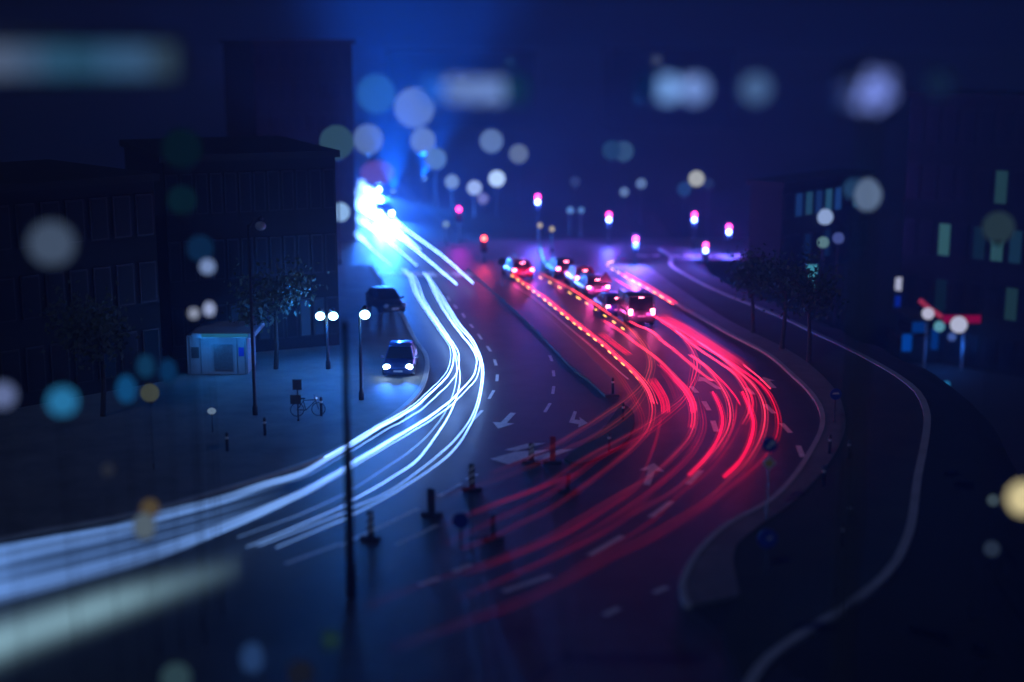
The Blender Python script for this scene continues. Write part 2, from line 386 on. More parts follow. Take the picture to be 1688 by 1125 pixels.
# ------------------------------------------------------------------ lamps
def globe_lamp(px, py, Y, d, col, st, label, name='globe_lamp', cat='street lamp', group=None, n=20, power=0, pcol=None, pole_r=0.06, base=0.0, sq=(1, 1, 1), wall=0.0):
    """post lamp with a luminous globe whose middle is seen at px,py from distance Y"""
    col = (col[0] * .72, col[1] * .88, col[2]) if col[2] > col[0] else col
    c = Q(px, py, Y); base = gz(c.x, c.y); h = c.z - base
    root = thing(name, label, cat, (c.x, c.y, base), 0, group); rr = (d + (.2 * (1 - Y / 76) if group == NL else 0)) / 2
    if wall:
        p = MB(); p.tube([(0, wall, h + rr * sq[2] + .25), (0, wall * .3, h + rr * sq[2] + .2), (0, 0, h + rr * sq[2] - .03)], .035, 8); p.build('bracket', M['blackmetal'], root, True)
        gb = MB(); gb.sphere((0, 0, h), rr, n, sq); gb.build('globe', emat(col, st), root, True)
        return root
    if group == NL or Y < 60: pole_r = 0.011
    p = MB(); p.lathe([(pole_r * 2.2, 0), (pole_r * 2.2, 0.35), (pole_r * 1.2, 0.5), (pole_r, h - rr * sq[2] - 0.05), (pole_r * 0.8, h - rr * sq[2])], (0, 0, 0), n=10)
    p.build('pole', M['blackmetal'], root, True)
    if group == NL: st = st * (0.78 if col[2] > col[0] else 1.15)
    k = MB(); k.lathe([(pole_r * 1.3, h - rr * sq[2] - 0.1), (rr * 0.45, h - rr * sq[2] + 0.02), (rr * 0.45, h - rr * sq[2] + 0.06)], (0, 0, 0), n=12); k.build('collar', M['blackmetal'], root)
    gb = MB(); gb.sphere((0, 0, h), rr, n, sq); gb.build('globe', emat(col, st), root, True)
    if power: light('POINT', 'lamp_light', (0, 0, h), power, pcol or col, root, rr + 0.02)
    return root
NL = 'near lamps out of focus'
PLUME_BLUE = (0.003, 0.11, 1.0)              # strong blue light given to four far lamps to feed the plume
FL = 'blurred lamps far down the street'
def far(px, py, dpx, col, st, label, Y=165, **k):
    coc = F * APERTURE * abs(1 / Y - 1 / 77.0)
    d = max(0.35, (dpx - coc * 0.75) / pxm(Y)); return globe_lamp(px, py, Y, d, col, st * 1.3 * math.exp(0.0016 * Y), label, group=FL, **k)
far(555, 235, 62, (0.25, 0.55, 0.6), 0.11, 'grey green round lamp at the edge of the dark tower', Y=118)
far(607, 230, 58, C_PALE, 0.22, 'large blue lamp left of the bright glow', power=35000, pcol=PLUME_BLUE)
far(620, 155, 74, C_CYAN, 0.12, 'dim blue lamp highest above the headlight glare', Y=220)
far(683, 178, 76, C_PALE, 0.24, 'big blue lamp just left of and below the row of five hanging lamps', Y=210, power=110000, pcol=PLUME_BLUE)
far(697, 232, 50, C_PALE, 0.28, 'blue lamp in the middle of the glow, upper of two touching ones', power=70000, pcol=PLUME_BLUE)
far(718, 262, 44, (0.3, 0.55, 1.0), 0.30, 'blue lamp in the glow, lower of two touching ones', Y=160)
far(810, 233, 47, C_PALE, 0.26, 'pale blue lamp under the right end of the row of five hanging lamps')
far(855, 254, 40, (0.55, 0.62, 0.75), 0.22, 'grey lamp right of a pale blue one of the same height')
far(745, 300, 31, C_PALE, 0.42, 'pale lamp left of a pair of whiter lamps', Y=150)
far(782, 310, 32, (0.6, 0.68, 1.0), 0.62, 'whitish lamp between a dimmer and a brighter one', Y=150)
far(796, 328, 26, (0.5, 0.45, 1.0), 0.35, 'small violet lamp half behind a whitish one', Y=155)
far(819, 295, 35, (0.7, 0.8, 1.0), 0.8, 'brightest white lamp above the red signals', Y=150)
far(948, 300, 26, (0.25, 0.35, 0.8), 0.09, 'very dim lamp above two small blue ones', Y=150)
far(1008, 248, 40, (0.12, 0.4, 0.7), 0.09, 'dim teal lamp, left of an overlapping pair', Y=160)
far(1028, 250, 42, (0.2, 0.45, 0.7), 0.14, 'teal lamp, right of an overlapping pair', Y=162)
far(1029, 317, 23, C_PALE, 0.28, 'small pale lamp left of a slightly higher one', Y=145)
far(1057, 303, 25, C_PALE, 0.26, 'pale blue lamp right of a slightly lower one', Y=145)
far(1148, 295, 34, (0.75, 0.78, 0.7), 0.42, 'warm grey lamp above the double signals', Y=145)
far(1128, 312, 32, (0.08, 0.3, 0.8), 0.12, 'dim blue lamp just left of the warm grey one', Y=148)
far(1168, 303, 26, (0.15, 0.25, 0.6), 0.08, 'dimmest lamp just right of the warm grey one', Y=148)
far(561, 350, 38, (0.5, 0.72, 1.0), 0.62, 'pale blue lamp beside the start of the headlight glare', Y=129.5, wall=2.2)
far(570, 430, 28, (0.55, 0.68, 1.0), 0.45, 'pale lamp in front of the dark tower foot', Y=129, wall=2.4)
far(735, 370, 18, (0.5, 0.7, 1.0), 0.36, 'tiny pale lamp below a red signal', Y=130)
far(890, 372, 15, C_WARM, 0.4, 'tiny yellowish lamp, left of a close pair', Y=125)
far(910, 378, 15, C_WARM, 0.42, 'tiny yellowish lamp, right of a close pair', Y=125)
far(940, 347, 19, (0.25, 0.5, 1.0), 0.42, 'small blue lamp, left of a touching pair', Y=135)
far(958, 347, 18, (0.25, 0.5, 1.0), 0.34, 'small blue lamp, right of a touching pair', Y=135)
far(622, 285, 58, (0.5, 0.2, 0.9), 0.2, 'purple lamp at the top of the headlight glare', Y=165, power=35000, pcol=PLUME_BLUE, sq=(1.15, 1, 0.8))
far(475, 408, 37, (0.45, 0.75, 1.0), 0.42, 'pale lamp before the middle of the dark tower', Y=127, wall=2.4, sq=(1.1, 1, 0.85))
far(342, 440, 38, (0.5, 0.6, 1.0), 0.42, 'pale lamp at the height of the upper floor of the corner building', Y=44)  # near posts added to carry blurred lights, as far as the arcade lamps
far(330, 410, 56, (0.05, 0.25, 0.7), 0.07, 'dim blue lamp just above a paler one', Y=45.2)
far(300, 245, 78, (0.06, 0.25, 0.4), 0.03, 'very dim teal lamp high over the corner building', Y=42)
far(300, 330, 60, (0.06, 0.3, 0.45), 0.04, 'very dim teal lamp below another one like it', Y=43)
far(319, 517, 28, (0.8, 0.75, 0.9), 0.42, 'round warm white lamp in front of the corner building, left of two', Y=45)
far(345, 510, 32, (0.7, 0.7, 1.0), 0.6, 'tall white lamp in front of the corner building, right of two', Y=45.5, sq=(0.9, 0.9, 1.2))
far(1302, 350, 34, C_BLUE, 0.12, 'dim blue lamp left over the arcade roof', Y=128)
far(1332, 355, 34, C_CYAN, 0.10, 'dim cyan lamp in the middle over the arcade roof', Y=128)
far(1392, 355, 34, C_CYAN, 0.12, 'dim cyan lamp right over the arcade roof', Y=128)
far(1360, 358, 32, (0.6, 0.68, 1.0), 0.5, 'bright lilac lamp over the arcade roof', Y=116)
far(1357, 400, 24, (0.4, 0.65, 0.6), 0.28, 'greenish lamp at the arcade front', Y=108)
far(1382, 393, 24, (0.3, 0.35, 1.0), 0.2, 'violet blue lamp at the arcade front', Y=108)
NL = 'near lamps out of focus'  # many of these posts are made up, set near to carry blurred lights
globe_lamp(85, 402, 29, 0.78, (0.55, 0.68, 1.0), 0.20, 'big pale round lamp on a made-up tall mast at the left edge', group=NL)
globe_lamp(103, 662, 31, 0.52, (0.07, 0.5, 0.95), 0.62, 'big cyan lamp at the left edge beside a cut off one', group=NL)
globe_lamp(4, 652, 31, 0.45, (0.5, 0.55, 1.0), 0.5, 'pale lilac lamp cut off by the left edge', group=NL)
globe_lamp(416, 1085, 33, 0.44, (0.12, 0.28, 0.75), 0.26, 'blue path lamp near the bottom edge', group=NL, sq=(1, 1, 1.4))
globe_lamp(290, 1118, 33, 0.62, (0.3, 0.55, 0.6), 0.16, 'grey teal path lamp at the bottom left', group=NL)
globe_lamp(545, 1055, 34, 0.40, (0.15, 0.4, 0.4), 0.10, 'dim green path lamp left of the road at the bottom', group=NL)
globe_lamp(495, 1110, 33, 0.55, (0.3, 0.3, 0.45), 0.05, 'dim mauve path lamp at the bottom between blue and green ones', group=NL)
globe_lamp(238, 868, 38, 0.5, (0.6, 0.68, 0.75), 0.3, 'pale lamp in front of the blurred headlight streaks', group=NL, sq=(1, 1, 1.25))
globe_lamp(247, 838, 38.6, 0.42, (0.8, 0.6, 0.3), 0.1, 'dim amber lamp just above a pale one', group=NL)
globe_lamp(178, 775, 37, 0.25, (0.35, 0.35, 0.5), 0.1, 'faint grey lamp above the blurred streaks', group=NL)
globe_lamp(247, 648, 60, 0.75, (0.5, 0.6, 0.45), 0.1, 'dim yellowish lamp before the shop windows', group=NL)
globe_lamp(349, 678, 66, 0.32, (0.6, 0.75, 1.0), 0.5, 'small bright lamp low on the left plaza', group=NL, sq=(1.2, 1, 0.9))
globe_lamp(208, 642, 40, 0.45, (0.03, 0.35, 0.9), 0.32, 'tall oval blue added lamp before the shop windows', group=NL, sq=(1, 1, 1.5))  # added lamps, this and the next two, for blurred window light
globe_lamp(240, 604, 41, 0.4, (0.05, 0.35, 0.8), 0.18, 'dimmer blue added lamp just above a tall oval one', group=NL, sq=(1, 1, 1.4))
globe_lamp(277, 612, 41.5, 0.4, (0.03, 0.3, 0.9), 0.16, 'dim blue added lamp between the tall oval one and the kiosk', group=NL, sq=(1, 1, 1.5))
globe_lamp(1688, 822, 21, 0.16, (1.0, 0.85, 0.45), 1.9, 'warm yellow lamp cut off by the right edge', group=NL)
globe_lamp(1637, 825, 50, 0.36, (0.6, 0.75, 0.8), 0.14, 'small grey lamp left of the warm yellow one', group=NL)
globe_lamp(1635, 905, 46, 0.46, (0.35, 0.45, 0.7), 0.10, 'small dim lamp below the warm yellow one', group=NL)
globe_lamp(1646, 375, 45, 0.9, (0.3, 0.5, 0.6), 0.12, 'grey green lamp high at the right edge', group=NL)
globe_lamp(1430, 322, 44, 0.75, (0.55, 0.68, 1.0), 0.55, 'bright oval lamp below the floodlight mast', group=NL, sq=(1, 1, 1.25))
globe_lamp(1408, 312, 45.5, 0.6, (0.15, 0.4, 0.9), 0.22, 'dim blue lamp half behind a bright oval one', group=NL)

# made-up lamps and wire, added near the camera for far blurred lights
WY = 25.0
wl_, wr_ = Q(-120, 96, WY), Q(1800, 96, WY)
sw = thing('added_wire', 'added thin wire across the top of the picture that carries round lamps', 'wire', (wl_.x, WY, 0))
for x in (0, wr_.x - wl_.x):
    p = MB(); p.tube([(x, 0, 0), (x, 0, wl_.z + .3)], [.14, .09], 10); p.build('mast', M['steel'], sw, True)
def wire_z(x): u = (x - wl_.x) / (wr_.x - wl_.x); return wl_.z - .25 * 4 * u * (1 - u)
p = MB(); p.tube([(u / 30 * (wr_.x - wl_.x), 0, wire_z(wl_.x + u / 30 * (wr_.x - wl_.x))) for u in range(31)], .008, 5); p.build('wire', M['blackmetal'], sw)
for px, py, d, col, st, lb in ((716, 148, .26, C_BLUE, .5, 'faint blue added hanging lamp at the left end of the row of five'), (752, 148, .28, C_LILAC, .36, 'second added hanging lamp in the row of five over the glow'), (786, 149, .28, C_LILAC, .4, 'middle added hanging lamp in the row of five over the glow'), (818, 149, .27, C_LILAC, .42, 'fourth added hanging lamp in the row of five over the glow'), (846, 148, .3, C_CYAN, .06, 'faint added hanging lamp at the right end of the row of five'),
                            (1100, 146, .30, C_PALE, .62, 'bright added hanging lamp, left of two that overlap'), (1145, 147, .30, C_LILAC, .5, 'bright added hanging lamp, right of two that overlap'), (1072, 145, .3, C_BLUE, .06, 'faint added hanging lamp left of the two overlapping bright ones'), (1246, 146, .32, (0.32, 0.45, 0.75), .28, 'grey blue added hanging lamp left of the floodlight mast'), (1548, 138, .28, (.15, .3, .7), .05, 'very dim added hanging lamp right of the floodlight mast')):
    c = Q(px, py, WY); r0 = thing('added_wire_lamp', lb, 'street lamp', (c.x, WY, c.z), 0, 'added lamps hanging from the wire')
    p = MB(); p.tube([(0, 0, wire_z(c.x) - c.z), (0, 0, d / 2 + .03)], .012, 6); p.lathe([(.03, d / 2 + .08), (.09, d / 2 + .08), (.09, d / 2 + .06)], (0, 0, 0), n=12); p.build('hanger', M['blackmetal'], r0)
    p = MB(); p.sphere((0, 0, 0), d / 2 + .075, 18); p.build('globe', emat((col[0] * .5, col[1] * .74, col[2]), st * 1.8), r0, True)

# made-up floodlight mast, added for one large blurred light
c = Q(1436, 150, 22)
gb_ = gz(c.x, c.y); fm = thing('added_flood_mast', 'added tall floodlight mast with a cluster of lilac lamps in the upper right', 'floodlight', (c.x, c.y, gb_)); c.z -= gb_
p = MB(); p.lathe([(0.16, 0), (0.15, 0.5), (0.06, c.z - 0.9), (0.05, c.z + 0.5)], (0, 0, 0), n=12); p.build('mast', M['steel'], fm, True)
p = MB(); p.box((0, 0.12, c.z), (.8, 0.05, .66), bev=0.02); p.build('frame', M['blackmetal'], fm)
for i, (x, z, s_) in enumerate([(-.16, -.16, .6), (.06, -.17, .7), (.2, -.06, .6), (-.08, .02, .8), (.1, .05, .8), (-.02, .2, .5), (.18, .17, .45), (-.34, .04, .16), (-.32, -.14, .14)]):
    q = MB(); q.lathe([(0.1, 0.06), (0.1, -0.1), (0.09, -0.12)], (x, 0, c.z + z), axis='Y', n=16); ho = q.build('lamp_housing', M['blackmetal'], fm, True)
    q = MB(); q.lathe([(0.095, -0.121), (0.08, -0.14), (0.03, -0.15)], (x, 0, c.z + z), axis='Y', n=16); q.build('lens', emat((0.24, 0.34, 1.0), s_ * 1.7), ho, True)

# made-up lit sign added near, upper left, for a blurred strip of light
c0 = Q(-150, 100, 22); c1 = Q(292, 102, 22)
sg = thing('added_sign', 'long pale lit made-up sign box reaching in from the upper left corner', 'sign', (c0.x, c0.y, 0))
Ls = c1.x - c0.x
p = MB(); p.tube([(-0.3, 0.1, 0), (-0.3, 0.1, c0.z + 0.5)], 0.14, 12); p.build('mast', M['steel'], sg, True)
p = MB(); p.box((Ls / 2 - 0.1, 0.06, c0.z), (Ls + 0.3, 0.14, 0.62), bev=0.02); p.build('sign_box', M['blackmetal'], sg)
p = MB(); p.tube([(-0.3, 0.1, c0.z + 0.45), (Ls * 0.6, 0.1, c0.z + 0.33)], 0.025, 8); p.build('stay', M['steel'], sg)
tc = [((0.16, 0.45, 0.8), .28), ((0.2, 0.5, 0.8), .26), ((0.35, 0.42, 0.6), .2), ((0.42, 0.42, 0.58), .2), ((0.3, 0.4, 0.6), .17), ((0.16, 0.38, 0.58), .16), ((0.14, 0.36, 0.55), .15), ((0.2, 0.4, 0.65), .17), ((0.24, 0.42, 0.68), .17), ((0.25, 0.34, 0.46), .12)]
for i, (cc, ss) in enumerate(tc):
    a = Ls * i / len(tc); q = MB(); q.box((a + Ls / len(tc) / 2, -0.02, c0.z), (Ls / len(tc) - 0.03, 0.03, 0.5)); q.build('light_panel', emat((cc[0] * .55, cc[1] * .8, cc[2]), ss * 2.0), sg)

# double street lamps of the plaza (bright blue white)
def street_lamp(base, heads, label, h_pole, energy, col=(0.006, 0.19, 1.0), group=None, name='street_lamp'):
    b = G(*base); root = thing(name, label, 'street lamp', (b.x, b.y, 0.0), 0, group)
    p = MB(); p.lathe([(0.14, 0), (0.14, 0.5), (0.09, 0.65), (0.06, h_pole)], (0, 0, 0), n=12); p.build('pole', M['blackmetal'], root, True)
    for (dx, dz) in heads:
        a = MB(); a.tube([(0, 0, h_pole - 0.25), (dx * 0.5, 0, h_pole + dz * 0.6 + 0.3), (dx, 0, h_pole + dz + 0.36)], 0.035, 8); a.build('arm', M['blackmetal'], root)
        hd = MB(); hd.lathe([(0.03, 0.44), (0.10, 0.38), (0.15, 0.28), (0.12, 0.22)], (dx, 0, h_pole + dz), n=16); hh = hd.build('lamp_head', M['blackmetal'], root, True)
        ln = MB(); ln.sphere((dx, 0, h_pole + dz - .06), 0.27, 14, (1, 1, 0.85)); ln.build('lens', emat((0.35, 0.75, 1.0), 18.0) if energy else M['clearlens'], hh, True)
        if energy: light('POINT', 'lamp_light', (dx, 0, h_pole + dz - 0.06), energy, col, root, 0.29)
    return root
s6 = pxm(G(545, 615).y)
street_lamp((541, 612), [(-11 / s6, 0), (11 / s6, 0)], 'two armed lamp post with bright blue white heads left of the black pole', 97 / s6, 3000)
street_lamp((596, 663), [(8 / s6, 0.05)], 'slim lamp post with one bright head just right of the black pole', 4.6, 3000)
street_lamp((421, 688), [(0.6, 0)], 'tall thin unlit looking lamp post standing alone on the left plaza', 9.6, 0)
for o in bpy.data.objects:
    pass
# tall black pole in the foreground
b = G(579, 985)
tp = thing('lamp_pole', 'tall black pole standing in front of the white light trails', 'pole', (b.x, b.y, 0))
hh = CAMH - (538 - 60) / F * b.y * 1.0
hh = 9.0
top = Q(568, 540, b.y); hh = top.z
p = MB(); p.lathe([(0.17, 0), (0.17, 1.1), (0.15, 1.15), (0.14, hh * 0.55), (0.115, hh * 0.56), (0.09, hh)], (0, 0, 0), n=14); p.build('shaft', M['blackmetal'], tp, True)
p = MB(); p.lathe([(0.1, hh), (0.13, hh + 0.05), (0.06, hh + 0.16), (0.02, hh + 0.3)], (0, 0, 0), n=12); p.build('cap', M['blackmetal'], tp, True)
p = MB(); p.box((0, -0.17, 1.5), (0.2, 0.03, 0.5), bev=0.01); p.build('service_door', M['blackmetal'], tp)

# made-up uplights added behind the road end: their cold beams make the blue plume in the haze
for px, py, Y, e, tilt, lb in ((648, 318, 150, 700000, (.02, .05, 1), 'added cold blue uplight at the foot of the glow behind the white trails'), (700, 296, 165, 600000, (.10, .0, 1), 'added cold blue uplight further right at the foot of the glow')):
    c = Q(px, py, Y); u_ = thing('uplight', lb, 'floodlight', (c.x, c.y, 0), 0, 'added uplights behind the road end')
    q = MB(); q.tube([(0, 0, 0), (0, 0, max(.3, c.z - .2))], .05, 8); q.build('post', M['blackmetal'], u_, True)
    q = MB(); q.lathe([(.12, c.z - .2), (.25, c.z - .05), (.27, c.z + .12), (.25, c.z + .13)], (0, 0, 0), n=16); q.build('housing', M['blackmetal'], u_, True)
    q = MB(); q.lathe([(.24, c.z + .131), (.2, c.z + .15), (.05, c.z + .16)], (0, 0, 0), n=16); q.build('lens', emat((.2, .5, 1.0), 8.0), u_, True)
    light('SPOT', 'lamp_light', (0, 0, c.z + .2), e, (0.006, 0.19, 1.0), u_, .2, (math.radians(75), tilt)).data.spot_blend = 1.0
# ------------------------------------------------------------------ traffic signals
def signal(px, py, base_py, label, energy, col, lens=(1.0, 0.035, 0.22), st=18.0, low=None, scale=1.0):
    b = G(px, base_py); c = Q(px, py, b.y); h = c.z
    root = thing('traffic_light', label, 'traffic light', (b.x, b.y, 0), 0, 'traffic lights at the junction')
    p = MB(); p.lathe([(0.09, 0), (0.09, 0.3), (0.055, 0.4), (0.05, h + 0.2)], (0, 0.2, 0), n=10); p.build('pole', M['blackmetal'], root, True)
    hb = MB(); hb.box((0, 0, h - 0.42), (0.54, 0.3, 1.56), bev=0.05); ho = hb.build('housing', M['blackmetal'], root)
    for k, zz in enumerate((0.0, -0.46, -0.90)):
        ln = MB(); ln.lathe([(0.21, -0.152), (0.19, -0.19), (0.08, -0.21)], (0, 0, h + zz), axis='Y', n=16)
        ln.build('lens', emat(lens, st) if k == 0 else (emat(low[0], low[1]) if (low and k == 1) else M['glassdark']), ho, True)  # lit middle lens is added, for the blue lower half of the glow
        vz = MB(); vz.tube([(-0.23, -0.24, h + zz + 0.05), (-0.17, -0.24, h + zz + 0.19), (0, -0.24, h + zz + 0.25), (0.17, -0.24, h + zz + 0.19), (0.23, -0.24, h + zz + 0.05)], 0.022, 6); vz.build('visor', M['blackmetal'], ho)
    light('POINT', 'lamp_light', (0, -0.35, h), energy * 0.5, col, root, 0.2)
    if low: light('POINT', 'lamp_light', (0, -0.35, h - 0.5), energy * 1.2, (0.02, 0.12, 1.0), root, 0.2)  # added blue light for the halo below the red lens
    return root
PK = (0.55, 0.02, 0.6); HALO_LENS = ((0.22, 0.32, 1.0), 24.0)
signal(798, 393, 432, 'traffic light glowing red at the end of the median', 700, (1.0, 0.05, 0.12), (1.0, 0.06, 0.05))
signal(757, 345, 400, 'traffic light glowing pink beyond the red one on the median', 1300, PK)
signal(886, 325, 398, 'biggest pink traffic light high in the middle of the picture', 2200, PK, low=HALO_LENS)
signal(1003, 354, 402, 'traffic light glowing pink left of the brightest one', 1200, PK, low=HALO_LENS)
signal(1047, 394, 440, 'brightest violet traffic light above the turning lane', 2600, (0.7, 0.08, 0.8), low=((0.15, 0.25, 1.0), 9.0))
signal(1143, 354, 410, 'pink traffic light beside the warm grey lamp', 1400, PK, low=HALO_LENS)
signal(1200, 374, 418, 'furthest right pink traffic light', 1500, PK, low=HALO_LENS)
signal(1162, 404, 437, 'smallest traffic light, low beside a dark post', 500, (0.5, 0.2, 1.0), low=HALO_LENS)

# ------------------------------------------------------------------ cars
def make_car(name, label, cat, rear_px, front_px, paint, head=None, tail=None, L=4.3, W=1.78, H=1.46, van=False, hs=0, ts=0, spot=0, group=None, tl_light=0):
    a, b = G(*rear_px), G(*front_px); d = b - a; rz = math.atan2(d.y, d.x)
    c = (a + b) / 2
    root = thing(name, label, cat, (c.x, c.y, 0.008), rz, group)
    hl = L / 2; hw = W / 2
    if van: st_ = [(hl, .36, .72, .72), (hl - .1, .26, .86, .82), (hl - .55, .22, 1.0, .95), (hl - 1.1, .22, 1.06, .98), (0, .22, 1.08, 1), (-hl + .5, .22, 1.08, 1), (-hl + .08, .26, 1.08, .97), (-hl, .36, 1.02, .9)]
    else: st_ = [(hl, .36, .60, .70), (hl - .1, .25, .69, .86), (hl - .55, .2, .79, .95), (hl - 1.25, .2, .9, .98), (0, .2, .93, 1), (-hl + .9, .2, .96, 1), (-hl + .35, .22, .98, .97), (-hl + .07, .28, .95, .9), (-hl, .38, .86, .8)]
    vs = []; fs = []
    for x, zb, zt, wf in st_:
        w_ = hw * wf; hgt = zt - zb
        half = [(w_ * .82, zb), (w_ * .97, zb + hgt * .14), (w_, zb + hgt * .45), (w_ * .97, zb + hgt * .78), (w_ * .86, zb + hgt * .97), (w_ * .45, zt + .015)]
        ring = half + [(-y, z) for y, z in reversed(half)]
        vs += [(x, y, z) for y, z in ring]
    n = 12
    for i in range(len(st_) - 1):
        for k in range(n): fs.append((i * n + k, i * n + (k + 1) % n, (i + 1) * n + (k + 1) % n, (i + 1) * n + k))
    fs += [tuple(range(n)), tuple((len(st_) - 1) * n + k for k in range(n))]
    m = MB(); m.add(vs, fs); body = m.build('body', paint, root, True)
    zb_ = 1.04 if van else .90
    if van: base = (hl - 1.0, -hl + .12, hw * .92); rf = (hl - 1.75, -hl + .25, hw * .84)
    else: base = (hl - 1.2, -hl + .25, hw * .88); rf = (hl - 1.95, -hl + .85, hw * .68)
    cab = MB()
    pts = [(base[0], base[2], zb_), (base[0], -base[2], zb_), (base[1], -base[2], zb_), (base[1], base[2], zb_), (rf[0], rf[2], H - .04), (rf[0], -rf[2], H - .04), (rf[1], -rf[2], H - .04), (rf[1], rf[2], H - .04)]
    cab.add(pts, [(0, 1, 5, 4), (1, 2, 6, 5), (2, 3, 7, 6), (3, 0, 4, 7), (4, 5, 6, 7)]); cab.build('windows', M['glassdark'], root)
    ro_ = MB(); ro_.box(((rf[0] + rf[1]) / 2, 0, H - .02), (rf[0] - rf[1] + .08, 2 * rf[2] + .06, .07), bev=.03); ro_.build('roof', paint, root, True)
    for sg_ in (1, -1):
        pl = MB(); pl.tube([(base[0], sg_ * base[2], zb_ - .02), (rf[0], sg_ * rf[2], H - .03)], .04, 6); pl.build('pillar', paint, root)
        pl = MB(); pl.tube([(base[1], sg_ * base[2], zb_ - .02), (rf[1], sg_ * rf[2], H - .03)], .06, 6); pl.build('pillar', paint, root)
        xm = (base[0] + base[1]) / 2 - .1; xr = (rf[0] + rf[1]) / 2 - .05
        pl = MB(); pl.tube([(xm, sg_ * base[2], zb_ - .02), (xr, sg_ * rf[2], H - .03)], .045, 6)
        pl.build('pillar', paint, root)
        mr = MB(); mr.box((base[0] - .15, sg_ * (hw + .08), zb_ + .08), (.12, .2, .14), bev=.03); mr.build('mirror', paint, root)
        for x in (hl - .85, -hl + .85):
            ty = MB(); ty.lathe([(.2, -.11), (.31, -.11), (.33, -.07), (.33, .07), (.31, .11), (.2, .11)], (x, sg_ * (hw - .1), .33), axis='Y', n=22); wh = ty.build('wheel', M['rubber'], root, True)
            ri = MB(); ri.lathe([(.2, .0), (.19, sg_ * .115), (.05, sg_ * .09)], (x, sg_ * (hw - .1), .33), axis='Y', n=18); ri.build('rim', M['steel'], wh)
        hz = .66 if not van else .8; tz = .84 if not van else 1.0
        hm = MB(); hm.sphere((hl - .12, sg_ * hw * .70, hz), .19, 14, (.75, 1, .8)); hm.build('headlight', emat(*head) if head else M['clearlens'], root, True)
        tm = MB(); tm.box((-hl + .05, sg_ * hw * .76, tz), (.12, .26, .17 if not van else .4), bev=.03); tm.build('tail_light', emat(*tail) if tail else M['redlens'], root, True)
        if spot: light('SPOT', 'lamp_light', (hl + .12, sg_ * hw * .70, hz), spot * .6, (0.03, 0.20, 1.0), root, .06, (math.radians(70), (1, 0, .16)))
        if tl_light: light('POINT', 'lamp_light', (-hl - .25, sg_ * hw * .7, tz), tl_light * 1.3, (1.0, .05, .40), root, .1)
    np_ = MB(); np_.box((-hl - .01, 0, .62 if not van else .75), (.03, .5, .11)); np_.build('number_plate', M['signwhite'], root)
    np_ = MB(); np_.box((hl + .005, 0, .45), (.03, .5, .11)); np_.build('number_plate', M['signwhite'], root)
    gr = MB(); gr.box((hl - .03, 0, .5), (.06, W * .5, .12), bev=.02); gr.build('grille', M['blackmetal'], root)
    bl = MB(); bl.box((-hl + .25, 0, H - .1 if not van else H - .12), (.05, .3, .03)); bl.build('brake_light', emat(*tail) if tail else M['redlens'], root)
    return root
for (rp_, fp_, lb, e) in (((627, 350), (640, 368), 'oncoming car with glaring headlights in the middle of the glare', 130000), ((608, 312), (620, 328), 'oncoming car with glaring headlights furthest up the road', 130000)):
    make_car('car', lb, 'car', rp_, fp_, M['carblack'], head=((0.5, 0.75, 1.0), 60.0), spot=e, group='oncoming cars in the glare')
QUEUE = 'cars queueing with their tail lights on'
TAIL = ((1.0, 0.14, 0.24), 40.0)
make_car('parked_car', 'dark car with blazing headlights waiting left of the white trails', 'car', (668, 585), (652, 640), M['carblue'], head=((0.5, 0.75, 1.0), 90.0), spot=2600)
make_car('car', 'red lit car at the head of the left queue lane beside the round sign', 'car', (866, 466), (840, 447), M['carred'], tail=TAIL, tl_light=60, group=QUEUE)
make_car('car', 'red car with brake lights in the middle lane left of the triangle sign', 'car', (967, 478), (944, 461), M['carred'], tail=TAIL, tl_light=120, group=QUEUE)
make_car('car', 'grey car with brake lights behind the red one in the middle lane', 'car', (986, 493), (962, 477), M['cargrey'], tail=TAIL, tl_light=120, group=QUEUE)
make_car('car', 'dark blue car with pale reflections at the end of the middle lane queue', 'car', (1020, 527), (994, 506), M['carblue'], tail=TAIL, tl_light=60, group=QUEUE)
make_car('van', 'pale van with high tail lights at the back of the queue', 'van', (1058, 541), (1030, 517), M['cargrey'], tail=TAIL, L=4.9, W=1.92, H=2.05, van=True, tl_light=50, group=QUEUE)
make_car('car', 'black car at the head of the middle lane, mostly hidden behind the red one', 'car', (936, 462), (912, 446), M['carblack'], tail=TAIL, tl_light=40, group=QUEUE)
make_car('parked_car', 'dark parked car behind the one with blazing headlights on the left', 'car', (626, 506), (646, 517), M['carblack'])

# ------------------------------------------------------------------ signs, posts, bicycle
def post(root, h, r=0.035, m=None):
    p = MB(); p.lathe([(r * 1.6, 0), (r * 1.6, 0.08), (r, 0.1), (r, h)], (0, 0, 0), n=10); return p.build('post', m or M['steel'], root, True)
def disc_part(name, root, r, z, m, th=0.03, y=-0.05):
    q = MB(); q.lathe([(r, -th / 2), (r, th / 2)], (0, y, z), axis='Y', n=28); return q.build(name, m, root)
def plate(root, name, poly, z, m, y=-0.05, th=0.02):
    n = len(poly); vs = [(x, y - th / 2, z + zz) for x, zz in poly] + [(x, y + th / 2, z + zz) for x, zz in poly]
    fs = [tuple(range(n)), tuple(reversed(range(n, 2 * n)))] + [(i, (i + 1) % n, (i + 1) % n + n, i + n) for i in range(n)]
    q = MB(); q.add(vs, fs); return q.build(name, m, root)
def zat(px, py, base): return Q(px, py, G(*base).y).z
b = G(1264, 858); sgn = thing('road_sign', 'blue round sign above a yellow and white diamond on one post by the bend', 'road sign', (b.x, b.y, 0.12))
zz = zat(1263, 738, (1264, 858)); post(sgn, zz + 0.3); d_ = disc_part('blue_disc', sgn, 0.31, zz, M['signblue'], 0.03)
